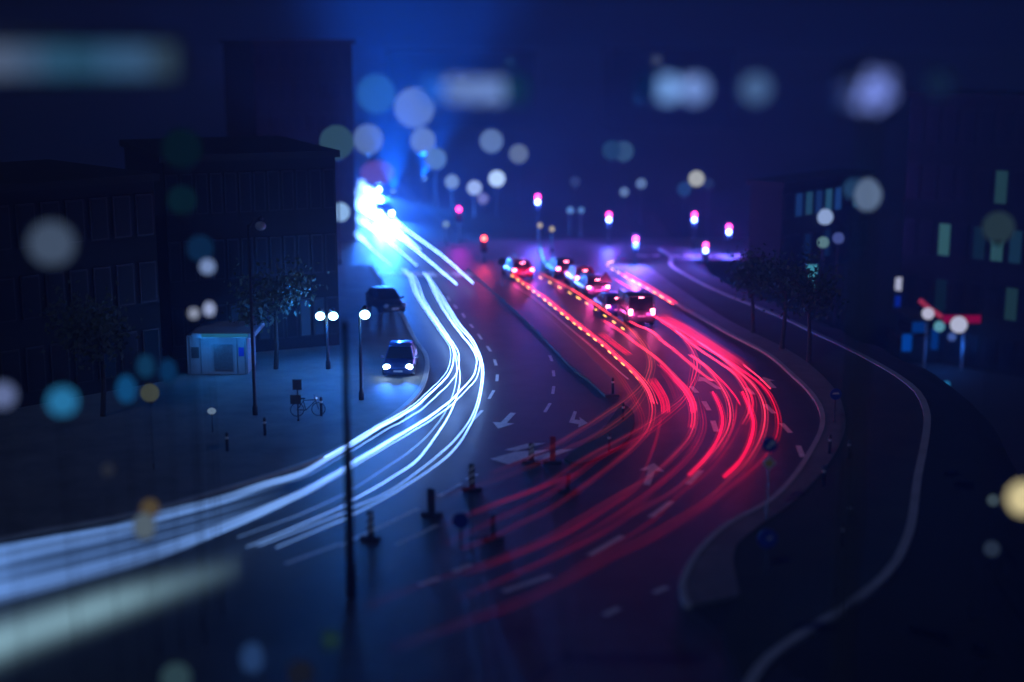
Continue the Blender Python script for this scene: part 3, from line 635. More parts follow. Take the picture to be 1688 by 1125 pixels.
plate(d_, 'white_arrow', [(-.16, -.1), (-.06, -.16), (.1, .02), (.16, -.06), (.2, .18), (-.04, .14), (.03, .08)], zz, M['signwhite'], -0.07, 0.006)
zd = zat(1263, 768, (1264, 858))
e_ = plate(sgn, 'white_diamond', [(-.29, 0), (0, -.29), (.29, 0), (0, .29)], zd, M['signwhite']); plate(e_, 'yellow_diamond', [(-.19, 0), (0, -.19), (.19, 0), (0, .19)], zd, M['signyellow'], -0.066, 0.008)
b = G(760, 905); sgn = thing('road_sign', 'dark round sign standing among the striped posts', 'road sign', (b.x, b.y, 0.0)); zz = zat(760, 858, (760, 905)); post(sgn, zz + .2, m=M['blackmetal']); disc_part('disc', sgn, .31, zz, M['signback']); disc_part('rim', sgn, .27, zz, M['signblue'], .008, -.07)
b = G(998, 492); sgn = thing('road_sign', 'dark triangular sign above the car queue', 'road sign', (b.x, b.y, 0.0)); zz = zat(998, 458, (998, 492)); post(sgn, zz + .2, m=M['blackmetal'])
t_ = plate(sgn, 'triangle', [(-.46, -.34), (.46, -.34), (.46, -.22), (.06, .42), (-.06, .42), (-.46, -.22)], zz, M['signback'])
b = G(828, 474); sgn = thing('road_sign', 'dark round sign at the upper end of the median', 'road sign', (b.x, b.y, 0.13)); zz = zat(828, 435, (828, 474)); post(sgn, zz + .2, m=M['blackmetal']); disc_part('disc', sgn, .32, zz, M['signback'])
b = G(1375, 700); sgn = thing('road_sign', 'small dark blue round sign outside the bend with a white mark', 'road sign', (b.x, b.y, 0.1)); zz = zat(1375, 653, (1375, 700)); post(sgn, zz + .2, m=M['blackmetal']); d_ = disc_part('disc', sgn, .28, zz, M['signblue']); plate(d_, 'white_bar', [(-.18, .0), (.18, .0), (.12, .09), (-.12, .07)], zz, M['signwhite'], -0.07, 0.006)
b = G(1262, 950); sgn = thing('road_sign', 'dim blue round sign in the dark below the diamond sign', 'road sign', (b.x, b.y, 0.1)); zz = zat(1262, 892, (1262, 950)); post(sgn, zz + .2, m=M['blackmetal']); d_ = disc_part('disc', sgn, .34, zz, M['signblue']); plate(d_, 'white_arrow', [(.0, -.05), (.14, -.02), (.16, .14), (.1, .08), (.0, .02)], zz, M['signwhite'], -0.07, 0.006)
b = G(777, 905); sgn = thing('sign_post', 'bare thin post rising beside the dark round sign', 'post', (b.x, b.y, 0.0)); post(sgn, zat(777, 800, (777, 905)), m=M['blackmetal'])
cap = MB(); cap.sphere((0, 0, zat(777, 800, (777, 905)) + .02), .05, 10); cap.build('cap', M['steel'], sgn)

def striped_post(base, top_py, label, wide=0.2, dark=False, red=False):
    b = G(*base); h = zat(base[0], top_py, base)
    root = thing('guide_post', label, 'guide post', (b.x, b.y, 0.005), math.radians(-8), 'striped guide posts along the median')
    f = MB(); f.box((0, 0, 0.05), (0.85, 0.36, 0.1), bev=.04); f.build('foot', M['rubber'], root)
    bl = MB(); bl.box((0, 0, 0.1 + (h - .1) / 2), (wide * 1.2, 0.06, h - .1), bev=.015); bd = bl.build('blade', M['signred'] if red else M['blackmetal'], root)
    if not dark:
        for k in range(3):
            z0 = .22 + k * (h - .3) / 3; q = MB(); y = -.034
            q.add([(-wide * .5, y, z0), (wide * .5, y, z0 + wide * .8), (wide * .5, y, z0 + wide * .8 + .14), (-wide * .5, y, z0 + .14)], [(0, 1, 2, 3)])
            q.v += [v + Vector((0, .012, 0)) for v in q.v[:4]]; q.g += [1.0] * 4; q.f += [(7, 6, 5, 4), (0, 4, 5, 1), (1, 5, 6, 2), (2, 6, 7, 3), (3, 7, 4, 0)]
            q.build('stripe', M['signwhite'], bd)
    return root
striped_post((611, 890), 843, 'striped guide post nearest the tall black pole')
striped_post((711, 850), 806, 'dark guide post with a pale cap before the blue road', dark=True, wide=.26)
striped_post((778, 808), 765, 'striped guide post standing above the dark round sign')
striped_post((876, 764), 731, 'striped guide post in front of the pale ghost car smears')
striped_post((911, 764), 720, 'red guide post right of the pale ghost car smears', red=True, dark=True)
striped_post((813, 890), 848, 'thin dark guide post right of the dark round sign', dark=True, wide=.14)
striped_post((936, 812), 782, 'small dark guide post between red trails', dark=True, wide=.14)
def bollard(base, h, label):
    b = G(*base); root = thing('bollard', label, 'bollard', (b.x, b.y, 0.0), 0, 'dark bollards'); p = MB(); p.lathe([(.07, 0), (.07, h - .1), (.05, h - .02), (.02, h)], (0, 0, 0), n=12); p.build('shaft', M['blackmetal'], root, True)
    r_ = MB(); r_.lathe([(.074, h - .3), (.074, h - .2)], (0, 0, 0), n=12); r_.build('band', M['signwhite'], root)
for (bx, by, hh_, lb) in [(1010, 653, 1.0, 'bollard on the tip of the median island'), (1027, 696, 1.0, 'bollard at the grass island top'), (1004, 748, 1.0, 'bollard at the grass island foot'), (437, 722, 1.0, 'bollard left of the bicycle'), (375, 748, 1.0, 'bollard furthest left on the plaza'), (530, 690, 1.1, 'bollard right of the bicycle'),
                          (1367, 752, 1.0, 'pale streaked bollard inside the bend strip'), (1398, 760, 1.0, 'bollard on the lawn beside the bend'), (1357, 805, 1.0, 'lower bollard on the lawn edge'), (1400, 868, 1.0, 'lowest bollard in the dark lawn'), (1386, 905, 1.0, 'bollard deepest in the dark lawn')]: bollard((bx, by), hh_, lb)
# bicycle
b = G(508, 690); bk = thing('bicycle', 'dark bicycle leaning beside a small sign on the left plaza', 'bicycle', (b.x, b.y, 0.12), math.radians(8))
for x in (-.52, .52):
    q = MB(); q.tube([(x + .33 * math.cos(a * math.pi / 12), 0, .34 + .33 * math.sin(a * math.pi / 12)) for a in range(25)], .02, 6); wl = q.build('wheel', M['rubber'], bk, True)
    q = MB()
    for a in range(8): q.tube([(x, 0, .34), (x + .32 * math.cos(a * math.pi / 4), 0, .34 + .32 * math.sin(a * math.pi / 4))], .004, 4)
    q.build('spokes', M['steel'], wl)
q = MB()
for a_, b_ in (((-.52, 0, .34), (-.1, 0, .3)), ((-.1, 0, .3), (-.22, 0, .86)), ((-.22, 0, .8), (.36, 0, .82)), ((-.1, 0, .3), (.36, 0, .75)), ((-.52, 0, .34), (-.2, 0, .78)), ((.52, 0, .34), (.34, 0, .95))): q.tube([a_, b_], .02, 6)
q.build('frame', M['blackmetal'], bk)
q = MB(); q.box((-.24, 0, .9), (.26, .13, .06), bev=.02); q.build('saddle', M['rubber'], bk)
q = MB(); q.tube([(.3, -.28, 1.0), (.36, -.1, .97), (.36, .1, .97), (.3, .28, 1.0)], .014, 6); q.build('handlebar', M['blackmetal'], bk)
q = MB(); q.sphere((.44, 0, .9), .05, 10); q.build('front_lamp', emat((0.6, 0.8, 1.0), 1.2), bk)
b = G(492, 698); sgn = thing('info_sign', 'small dark square sign on a post beside the bicycle', 'sign', (b.x, b.y, 0.12)); zz = zat(494, 638, (492, 698)); post(sgn, zz + .1, m=M['blackmetal']); plate(sgn, 'board', [(-.22, -.26), (.22, -.26), (.22, .26), (-.22, .26)], zz, M['signback']); plate(sgn, 'lower_board', [(-.36, -.26), (.16, -.26), (.16, .2), (-.36, .2)], zz - .72, M['signback'])

# plaza kiosk, with point lights set before its front
A = G(312, 622); B = G(412, 614)
ki = thing('kiosk', 'pale blue kiosk with a lit canopy on the left plaza', 'kiosk', ((A.x + B.x) / 2, A.y, 0.12)); Lk = (B - A).length
q = MB(); q.box((0, 1.4, 1.1), (Lk, 2.6, 2.2), bev=.04); q.build('wall', M['wall2'], ki)
q = MB(); q.box((.5, 1.1, 2.36), (Lk + .1, 3.4, .3), bev=.04); q.build('canopy', M['wall2'], ki)
q = MB(); q.box((.6, -.62, 2.36), (Lk * .75, .04, .2)); q.build('light_strip', emat((0.05, 0.42, 0.85), .32), ki)
q = MB(); q.box((.35, .06, 1.0), (.9, .08, 1.3)); q.build('doorway', M['glassdark'], ki)
for x in (-.3 - Lk * .36, -.3 - Lk * .18, Lk * .33, Lk * .46):
    q = MB(); q.box((x, .085, 1.1), (.05, .03, 2.1)); q.build('rib', M['steel'], ki)
q = MB(); q.box((-.3 - Lk * .27, .08, 1.25), (.42, .03, .62), bev=.01); q.build('notice_panel', M['signback'], ki)
q = MB(); q.box((Lk * .40, .08, 1.3), (.3, .03, .5), bev=.01); q.build('notice_panel', M['signblue'], ki)
q = MB(); q.box((.35, .03, 1.0), (1.02, .05, 1.42)); q.build('door_frame', M['steel'], ki)
light('POINT', 'lamp_light', (-.4, -1.0, 1.9), 80, (0.02, 0.28, 1.0), ki, .1)
light('POINT', 'lamp_light', (1.4, -1.0, 1.9), 60, (0.02, 0.28, 1.0), ki, .1)

# filling station on the right
ZL = -10.0
A = G(1483, 604, ZL); B = G(1598, 596, ZL)
fs_ = thing('filling_station', 'small shop with a red lit roof edge and blue lit forecourt on the right', 'building', ((A.x + B.x) / 2, A.y, ZL)); Lf = (B - A).length; sF = pxm(A.y)
def fx(px): return (px - 1540) / sF
def fz(py): return Q(1540, py, A.y).z - ZL
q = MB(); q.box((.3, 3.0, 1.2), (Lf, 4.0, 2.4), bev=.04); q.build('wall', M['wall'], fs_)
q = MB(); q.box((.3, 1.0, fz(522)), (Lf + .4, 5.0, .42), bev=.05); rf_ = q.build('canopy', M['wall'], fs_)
q = MB(); q.box((fx(1566), -1.53, fz(521)), (62 / sF, .04, 13 / sF)); q.build('red_strip', emat((0.55, 0.0, 0.09), .45), rf_)
q = MB(); q.tube([(fx(1494), -1.56, fz(490)), (fx(1510), -1.56, fz(503)), (fx(1532), -1.56, fz(517))], .2, 8); q.build('red_strip', emat((0.8, 0.06, 0.15), .5), rf_)
for px, py, d, col, st in ((1508, 511, 20, (0.75, 0.75, 1.0), .8), (1560, 529, 28, (0.7, 0.74, 1.0), .8), (1528, 532, 18, (0.25, 0.75, .95), .5), (1550, 549, 14, (0.15, 0.3, 1.0), .4)):
    q = MB(); q.sphere((fx(px), -1.75, fz(py)), d / 2 / sF, 16); q.build('round_light', emat(col, st), fs_, True)
for px, wpx, y0, y1, st in ((1509, 22, 525, 552, .22), (1537, 12, 545, 580, .22), (1490, 16, 555, 583, .40), (1556, 14, 550, 580, .06), (1590, 18, 535, 565, .05)):
    q = MB(); q.box((fx(px), .92, (fz(y0) + fz(y1)) / 2), (wpx / sF, .1, fz(y0) - fz(y1))); q.build('window', emat((0.0, 0.14, 0.9), st), fs_)
for x in (-1.6, 1.7):
    q = MB(); q.lathe([(.12, 0), (.1, .1), (.1, fz(527))], (x, -1.2, 0), n=12); q.build('column', M['wall2'], fs_)
light('POINT', 'lamp_light', (-.5, -1.6, 2.0), 160, (0.02, 0.18, 1.0), fs_, .15)
light('POINT', 'lamp_light', (1.2, -1.6, 2.0), 100, (0.02, 0.18, 1.0), fs_, .15)
b = G(1489, 560); c = Q(1489, 468, A.y + 4)
sgn = thing('totem_sign', 'square white lit sign on a mast left of the red roofed shop', 'sign', (c.x, c.y, ZL)); c.z -= ZL; q = MB(); q.tube([(0, .1, 0), (0, .1, c.z)], .07, 10); q.build('mast', M['steel'], sgn)
q = MB(); q.box((0, 0, c.z), (1.7, .2, 1.4), bev=.05); bx_ = q.build('sign_box', M['blackmetal'], sgn); q = MB(); q.box((0, -.11, c.z), (1.5, .03, 1.2), bev=.1); q.build('light_panel', emat((0.66, 0.70, 0.95), .75), bx_)
q = MB(); q.box((-.1, -.02, c.z - 1.7), (1.1, .12, 1.2), bev=.05); q.build('lower_panel', emat((0.0, 0.03, 0.5), .6), sgn)
q = G(1535, 634, ZL); tr = thing('light_bar', 'row of small blue lamps low on the ground beyond the pale kerb', 'lamp', (q.x, q.y, ZL))
for i in range(4):
    m = MB(); m.sphere((-1.0 + i * .6, .7 - i * .75, .4), .26, 12, (1.2, 1, 1)); m.build('lamp', emat((0.03, 0.15 + .06 * i, .8), .3 + .07 * i), tr, True)
m = MB(); m.tube([(-1.2, .95, .15), (1.0, -1.8, .15)], .06, 8); m.build('rail', M['blackmetal'], tr)
c = Q(1338, 462, 104); sgn = thing('lit_column', 'tall cyan lit advertising column by the arcade', 'advertising column', (c.x, c.y, 0))
q = MB(); q.lathe([(.55, 0), (.55, .2), (.42, .25), (.42, c.z - 1.2)], (0, 0, 0), n=16); q.build('base', M['blackmetal'], sgn); q = MB(); q.lathe([(.24, c.z - 1.2), (.38, c.z + .9), (.4, c.z + 1.2)], (0, 0, 0), n=18); q.build('light_panel', emat((0.10, 0.55, 0.75), .55), sgn, True)
q = MB(); q.lathe([(.5, c.z + 1.21), (.5, c.z + 1.35), (.1, c.z + 1.6)], (0, 0, 0), n=18); q.build('cap', M['blackmetal'], sgn)

# trees along the pale kerb
def tree(base, h, cr, label, seed, crown_c=0.68, n=900):
    rnd = random.Random(seed); b = G(*base); root = thing('tree', label, 'tree', (b.x, b.y, 0.05), 0, 'dark trees along the road')
    t = MB(); top = Vector((rnd.uniform(-.3, .3), rnd.uniform(-.3, .3), h * .7))
    t.tube([(0, 0, 0), top * .35 + Vector((.05, 0, 0)), top * .7, top], [.15, .12, .09, .05], 8)
    ends = []
    for k in range(7):
        z0 = h * rnd.uniform(.38, .62); a = rnd.uniform(0, 6.28); e = Vector((math.cos(a) * cr * .7, math.sin(a) * cr * .7, z0 + h * rnd.uniform(.15, .3)))
        st0 = top * (z0 / top.z); mid = (st0 + e) / 2 + Vector((0, 0, .15)); t.tube([st0, mid, e], [.05, .035, .015], 6); ends.append(e); ends.append(mid)
    t.build('trunk', M['bark'], root)
    cm = MB()
    for i in range(n):
        e = rnd.choice(ends + [top]); p = e + Vector((rnd.gauss(0, cr * .3), rnd.gauss(0, cr * .3), rnd.gauss(0, cr * .26)))
        s_ = rnd.uniform(.08, .2); a = Vector((rnd.gauss(0, 1), rnd.gauss(0, 1), rnd.gauss(0, 1))).normalized(); b2 = a.orthogonal().normalized()
        cm.add([p - a * s_, p + b2 * s_ * .55, p + a * s_, p - b2 * s_ * .55], [(0, 1, 2, 3)])
    cm.build('crown', M['leaf'], root)
tree((1241, 552), 6.0, 1.7, 'slim dark tree furthest up the pale kerb', 1)
tree((1288, 578), 6.5, 1.9, 'dark tree in the middle of three along the pale kerb', 2)
tree((1333, 600), 6.0, 1.8, 'dark tree of the three nearest the bend', 3)
tree((455, 612), 6.0, 2.0, 'dark bushy tree before the corner building', 5, n=1300)
tree((170, 690), 6.5, 2.2, 'dark tree before the long shop building', 6, n=1300)

# ------------------------------------------------------------------ light trails: long luminous streaks at lamp height over the road
TW = trail_mat('white_trail', (0.21, 0.43, 1.0), 25.0)
TWD = trail_mat('soft_white_trail', (0.16, 0.36, 0.9), 1.0)
TR_ = trail_mat('red_trail', (1.0, 0.004, 0.05), 2.1)
TP = trail_mat('pink_trail', (1.0, 0.030, 0.085), 2.9)
TO = trail_mat('orange_trail', (1.0, 0.09, 0.05), 1.5)
TY = trail_mat('amber_trail', (1.0, 0.50, 0.10), 1.0)
def streak(pxs, h, r, m, g0=1.0, parent=None, name='streak', wig=0.0, wf=2.0, fade=(0, 0), keys=None, dashed=None, seed=0, step=0.5, n=6, off=(0, 0)):
    rnd = random.Random(seed + len(pxs) * 13 + int(pxs[0][0]))
    wig *= .55
    pts = smooth_path([G(x + off[0], y + off[1], h) for x, y in pxs], step)
    L = [0.0]
    for a, b in zip(pts, pts[1:]): L.append(L[-1] + (b - a).length)
    T = L[-1]; ph = [rnd.uniform(0, 6.28) for _ in range(4)]
    if wig:
        for i, p in enumerate(pts):
            s_ = L[i] * wf; p.z += wig * (1 - .8 * L[i] / T) * (math.sin(s_ + ph[0]) * .5 + math.sin(s_ * 2.3 + ph[1]) * .35 + math.sin(s_ * 5.1 + ph[2]) * .25)
    gl = []; rr = []
    for i, p in enumerate(pts):
        u = L[i] / T; g_ = g0 * (1 + .12 * math.sin(L[i] * 1.3 + ph[3]))
        if fade[0] and u < fade[0]: g_ *= .05 + .95 * (u / fade[0])
        if fade[1] and u > 1 - fade[1]: g_ *= .04 + .96 * ((1 - u) / fade[1])
        if keys:
            for (u0, v0), (u1, v1) in zip(keys, keys[1:]):
                if u0 <= u <= u1: g_ *= v0 + (v1 - v0) * (u - u0) / max(1e-6, u1 - u0)
        if name == 'streak' and .7 < h < 1.5: g_ *= min(1, max(.38, (p.y - 44) / 22))  # nearer stretches are painted dimmer
        gl.append(g_); rr.append(r if not hasattr(r, '__len__') else r[0] + (r[1] - r[0]) * u ** 5)
    mb = MB()
    if dashed:
        on, gap = dashed; seg = []
        for i, p in enumerate(pts):
            if (L[i] % (on + gap)) < on: seg.append(i)
            else:
                if len(seg) > 1: mb.tube([pts[k] for k in seg], [rr[k] for k in seg], n, True, [gl[k] for k in seg])
                seg = []
        if len(seg) > 1: mb.tube([pts[k] for k in seg], [rr[k] for k in seg], n, True, [gl[k] for k in seg])
    else: mb.tube(pts, rr, n, True, gl)
    return mb.build(name, m, parent, True, glow=True)
RED = 'red tail light trails on the right road'
def trail(label, cat, group, parts, name):
    p0 = G(*parts[0]['pxs'][len(parts[0]['pxs']) // 2]); root = thing(name, label, cat, (p0.x, p0.y, 0), 0, group)
    if group == RED:
        more = []
        for i, k in enumerate(parts):
            k['r'] = k['r'] * .62; big = not k.get('dashed') and len(k['pxs']) > 4
            if big:
                for q, (ox, oy) in enumerate(((5 + i % 3, 1.5), (-4.5, -1))):
                    k2 = dict(k); o0 = k.get('off', (0, 0)); k2['off'] = (o0[0] + ox, o0[1] + oy); k2['r'] = .011; k2['g0'] = k.get('g0', 1) * (.7, .45)[q]; k2['wig'] = k.get('wig', 0) + .015; more.append(k2)
        parts = parts + more
    for k in parts:
        k = dict(k); o = streak(parent=root, **k); o.location = -Vector((p0.x, p0.y, 0))
    return root
HW = .68
A_ = [(667, 444), (679, 459), (688, 484), (700, 505), (717, 530), (732, 552), (745, 572), (748, 588), (744, 609), (732, 627), (709, 649), (687, 669), (659, 687), (627, 704), (577, 735), (540, 756), (498, 780), (434, 800), (355, 827), (267, 850), (195, 873), (71, 899), (-40, 925)]
B_ = [(697, 449), (707, 464), (714, 480), (729, 508), (747, 535), (760, 552), (776, 572), (785, 589), (785, 604), (779, 622), (761, 642), (739, 664), (702, 691), (664, 714), (627, 736), (590, 758), (562, 776), (498, 812), (426, 845), (338, 882), (249, 915), (120, 950), (-40, 990)]
C_ = [(669, 444), (681, 459), (690, 484), (702, 505), (719, 530), (734, 552), (746, 570), (751, 589), (753, 614), (749, 642), (739, 669), (727, 691), (704, 719), (672, 747), (635, 772), (597, 797), (569, 814), (500, 846), (430, 872), (392, 886)]
D_ = [(735, 552), (748, 572), (756, 599), (758, 629), (751, 659), (739, 687), (724, 711), (704, 739), (684, 762), (647, 787), (610, 809), (581, 825), (569, 833), (490, 868), (407, 902)]
E_ = [(699, 449), (711, 466), (722, 484), (738, 510), (752, 533), (763, 546), (777, 563), (790, 590), (794, 614), (790, 649), (781, 679), (769, 701), (751, 724), (729, 745), (684, 781), (635, 814), (581, 837), (569, 845), (500, 872), (425, 900)]
F_ = [(705, 453), (722, 478), (741, 508), (756, 532), (767, 545), (781, 563), (793, 590), (797, 614), (793, 649), (785, 679), (774, 703), (754, 735), (722, 765), (659, 807), (610, 834), (581, 849), (569, 855), (510, 880), (455, 903)]
WG = 'white headlight trails on the left road'
kA = [(0, .3), (.2, .5), (.42, 1.0), (.55, .8), (.65, .32), (.74, .08), (.82, .03), (.9, .011), (1, .007)]
kB = [(0, .3), (.2, .5), (.42, 1.0), (.55, .7), (.66, .25), (.75, .06), (.83, .03), (.9, .011), (1, .007)]
kC = [(0, .1), (.2, .3), (.45, .7), (.7, .14), (.85, .03), (1, .02)]
kD = [(0, .15), (.2, .35), (.45, .8), (.7, .3), (.85, .08), (1, .035)]
trail('bright white pair of headlight trails sweeping left into the blurred corner', 'light trail', WG,
      [dict(pxs=A_, h=HW, r=(.014, .34), m=TW, wig=.05, keys=kA), dict(pxs=A_, h=HW + .02, r=.014, m=TW, wig=.07, wf=2.6, keys=kA, off=(9, 5), seed=5), dict(pxs=A_[:16], h=HW, r=.010, m=TW, wig=.08, wf=3.1, g0=.5, off=(-5, -2), seed=6), dict(pxs=B_, h=HW, r=(.014, .36), m=TW, wig=.05, keys=kB), dict(pxs=B_, h=HW, r=.014, m=TW, wig=.06, wf=2.2, keys=kB, off=(5, 4), seed=9)], 'headlight_trail')
trail('white headlight trail pair on the inside of the bend, ending in blue', 'light trail', WG, [dict(pxs=C_, h=HW, r=.018, m=TW, wig=.03, keys=kC), dict(pxs=E_, h=HW, r=.02, m=TW, wig=.04, keys=kD)], 'headlight_trail')
trail('white headlight trail pair swinging widest round the left bend', 'light trail', WG, [dict(pxs=D_, h=HW, r=.02, m=TW, wig=.03, keys=kD), dict(pxs=F_, h=HW, r=.022, m=TW, wig=.04, keys=kD)], 'headlight_trail')
U1 = [(780, 467), (729, 422), (684, 389), (655, 367), (622, 326), (597, 303)]
U2 = [(753, 469), (709, 432), (672, 402), (642, 379), (612, 352), (592, 335)]
U3 = [(687, 438), (659, 414), (635, 394), (612, 376), (590, 360)]
U4 = [(646, 439), (615, 412), (600, 396), (588, 385)]
kU = [(0, .5), (.3, .7), (.55, 1.2), (.85, 1.0), (1, .05)]
trail('white headlight trail pair rising straight into the glare at the top left', 'light trail', WG, [dict(pxs=U1, h=HW, r=(.03, .6), m=TW, keys=kU), dict(pxs=U2, h=HW, r=(.03, .7), m=TW, keys=kU), dict(pxs=[(692, 412), (664, 388), (640, 366), (610, 330)], h=HW, r=(.1, 1.1), m=TW, keys=[(0, .1), (.5, 1), (1, .05)]), dict(pxs=[(672, 396), (644, 374), (620, 350), (598, 318)], h=HW + .1, r=(.1, 1.0), m=TW, keys=[(0, .1), (.5, 1), (1, .05)])], 'headlight_trail')  # last two fat strands are added to fill out the white glare
trail('short white headlight trail pair at the left of the glare', 'light trail', WG, [dict(pxs=U3, h=HW, r=(.04, .4), m=TW, g0=.4, keys=kU), dict(pxs=U4, h=HW, r=(.04, .4), m=TW, g0=.3, keys=kU)], 'headlight_trail')
bs = [dict(pxs=[(345, 945 + dy), (200, 980 + dy), (80, 1022 + dy), (-60, 1065 + dy)], h=1.6, r=(.07, .2), m=TWD2, g0=g_, fade=(.35, 0)) for dy, g_ in ((-22, .10), (0, .2), (20, .24), (40, .16))] if False else None
TG = trail_mat('bus_window_trail', (0.32, 0.56, 0.66), 1.0)
trail('broad pale green streak of bus windows in the blurred lower left corner', 'light trail', WG,
      [dict(pxs=[(395, 912 + k * 7), (300, 936 + k * 8), (200, 962 + k * 9), (80, 998 + k * 10), (-80, 1046 + k * 12)], h=2.9, r=(.17, .24), m=TG, g0=.33 * math.exp(-((k - 3.2) / 2.6) ** 2), fade=(.65, 0)) for k in range(-1, 9)], 'bus_light_trail')
trail('broad blue streak running along under the white trails into the lower left corner', 'light trail', WG,
      [dict(pxs=[(470, 806 + k * 5), (350, 840 + k * 7), (220, 872 + k * 8), (80, 900 + k * 10), (-80, 932 + k * 11)], h=.9, r=(.05, .26), m=TWD, g0=1.3 * (.5 + .5 * math.sin(k * 1.7) ** 2), fade=(.35, 0)) for k in range(-1, 7)], 'headlight_trail')  # filler strands added for the blurred spread of the white trails

# red side
HR = .85
RG = 'red tail light trails on the right road'
R1 = [(845, 453), (885, 482), (919, 509), (954, 537), (989, 564), (1019, 591), (1044, 614), (1064, 639), (1074, 664), (1074, 689), (1064, 714), (1039, 741), (1002, 771), (965, 799), (908, 838), (859, 862), (809, 887), (760, 905)]
R2 = [(892, 451), (942, 477), (974, 497), (1006, 519), (1034, 539), (1054, 562), (1066, 581), (1071, 600), (1066, 619), (1057, 635), (1034, 657), (1002, 679), (965, 703), (908, 737), (859, 760), (809, 780)]
R2b = [(1036, 540), (1058, 562), (1069, 582), (1074, 602), (1069, 625), (1062, 644), (1039, 677), (990, 713), (940, 737), (883, 765), (809, 793), (709, 823)]
R3 = [(996, 529), (1024, 547), (1049, 567), (1074, 584), (1092, 600), (1108, 616), (1124, 635), (1139, 657), (1145, 682), (1143, 703), (1134, 724), (1114, 747), (1089, 771), (1059, 793), (1002, 826), (945, 860), (883, 894), (784, 934), (709, 959), (600, 1002)]
R4 = [(1036, 499), (1074, 519), (1111, 542), (1136, 569), (1148, 594), (1148, 612), (1140, 634), (1124, 657), (1094, 680), (1059, 704), (1014, 729), (965, 755), (883, 807), (809, 832), (770, 848)]
R4b = [(1113, 542), (1134, 566), (1143, 590), (1142, 614), (1131, 655), (1099, 687), (1052, 722), (990, 752), (945, 785), (896, 819), (809, 860), (734, 897)]
R5 = [(1039, 531), (1071, 545), (1094, 564), (1123, 587), (1148, 609), (1174, 628)]
R6 = [(1139, 586), (1164, 605), (1184, 630), (1199, 657), (1204, 684), (1199, 709), (1184, 735), (1164, 756), (1134, 789), (1107, 811), (1040, 850)]
R7 = [(1175, 647), (1186, 669), (1191, 694), (1184, 722), (1164, 754), (1136, 783)]
R8 = [(1224, 647), (1236, 674), (1242, 699), (1236, 729), (1219, 761), (1194, 786)]
R9 = [(1171, 609), (1194, 632), (1211, 652), (1221, 669)]
R10 = [(1114, 545), (1151, 575), (1184, 597), (1209, 615), (1224, 635), (1234, 657), (1234, 679), (1224, 699)]
R11 = [(1150, 563), (1184, 586), (1214, 610), (1239, 632), (1256, 659), (1261, 689), (1253, 724), (1229, 764), (1201, 791), (1164, 824), (1114, 855), (1064, 884), (1014, 907), (958, 936), (908, 962), (840, 994), (750, 1025), (640, 1068)]
R12 = [(1090, 530), (1130, 556), (1189, 589), (1239, 622), (1264, 645), (1278, 672), (1283, 699), (1276, 729), (1251, 764), (1189, 814), (1110, 862)]
R13 = [(1226, 602), (1251, 622), (1270, 641)]
R14 = [(1076, 520), (1124, 546), (1161, 570), (1198, 594), (1226, 617)]
R15 = [(1012, 431), (1000, 435), (1007, 442), (1024, 452), (1061, 472), (1098, 494), (1110, 502)]
R16 = [(1010, 458), (1036, 474), (1076, 498)]
kR1 = [(0, 1.1), (.25, 1.0), (.55, .9), (.68, .3), (.8, .12), (1, .03)]
trail('pink red trail along the left edge of the queue, bending down left past the posts', 'light trail', RG, [dict(pxs=R1, h=HR, r=.035, m=TP, g0=1.3, keys=kR1), dict(pxs=R1[1:9], h=HR + .02, r=.028, m=TP, g0=1.3, wig=.02, off=(4, 1)), dict(pxs=R1[:12], h=HR - .1, r=.05, m=TY, g0=4.5, dashed=(.9, .8), off=(-2, 1), step=.3, keys=[(0, 1.4), (.6, 1), (.75, .0), (1, 0)])], 'tail_light_trail')
kR2 = [(0, 1.5), (.25, 1.1), (.5, .7), (.7, .28), (1, .05)]
trail('orange trail pair leaving the queue and crossing left through the gap in the island', 'light trail', RG, [dict(pxs=R2, h=HR, r=.032, m=TO, g0=.9, keys=kR2), dict(pxs=R2b, h=HR, r=.025, m=TO, g0=.45, keys=kR2), dict(pxs=R2[:5], h=HR - .12, r=.05, m=TY, g0=5.0, dashed=(.9, 1.3), off=(-3, 6), step=.3), dict(pxs=R2[1:4], h=HR, r=.04, m=TP, g0=1.6)], 'tail_light_trail')
trail('long red trail from the queue curving down left across the whole bend', 'light trail', RG, [dict(pxs=R3, h=HR, r=.04, m=TP, g0=.9, keys=[(0, 1.4), (.3, 1), (.5, .5), (.65, .18), (.85, .05), (1, .015)]), dict(pxs=R3[4:10], h=HR, r=.03, m=TR_, g0=1.0, off=(-4, 2))], 'tail_light_trail')
trail('red trail pair from the van turning sharply left between the lane dashes', 'light trail', RG, [dict(pxs=R4, h=HR, r=.036, m=TP, g0=.75, keys=[(0, 2.0), (.25, 1.2), (.45, .6), (.6, .22), (1, .03)]), dict(pxs=R4b, h=HR, r=.025, m=TR_, g0=.55, keys=[(0, 1), (.4, .8), (.6, .5), (1, .08)])], 'tail_light_trail')
trail('wavy pink trail starting under the van and ending at a lane arrow', 'light trail', RG, [dict(pxs=R5, h=HR, r=.045, m=TP, g0=1.1, wig=.1, wf=1.4, keys=[(0, 1.6), (.5, 1.1), (1, .5)])], 'tail_light_trail')
trail('thin pink red trail curving through the middle of the bend', 'light trail', RG, [dict(pxs=R6, h=HR, r=.042, m=TP, g0=.95, keys=[(0, 1.8), (.2, 1), (.5, .8), (.7, .3), (1, .04)])], 'tail_light_trail')
trail('thick red arc, the shorter one left of the other thick arc', 'light trail', RG, [dict(pxs=R7, h=HR, r=.09, m=TR_, g0=.95)], 'tail_light_trail')
trail('thick bright red arc nearest the outside of the bend', 'light trail', RG, [dict(pxs=R8, h=HR, r=.095, m=TR_, g0=1.15)], 'tail_light_trail')
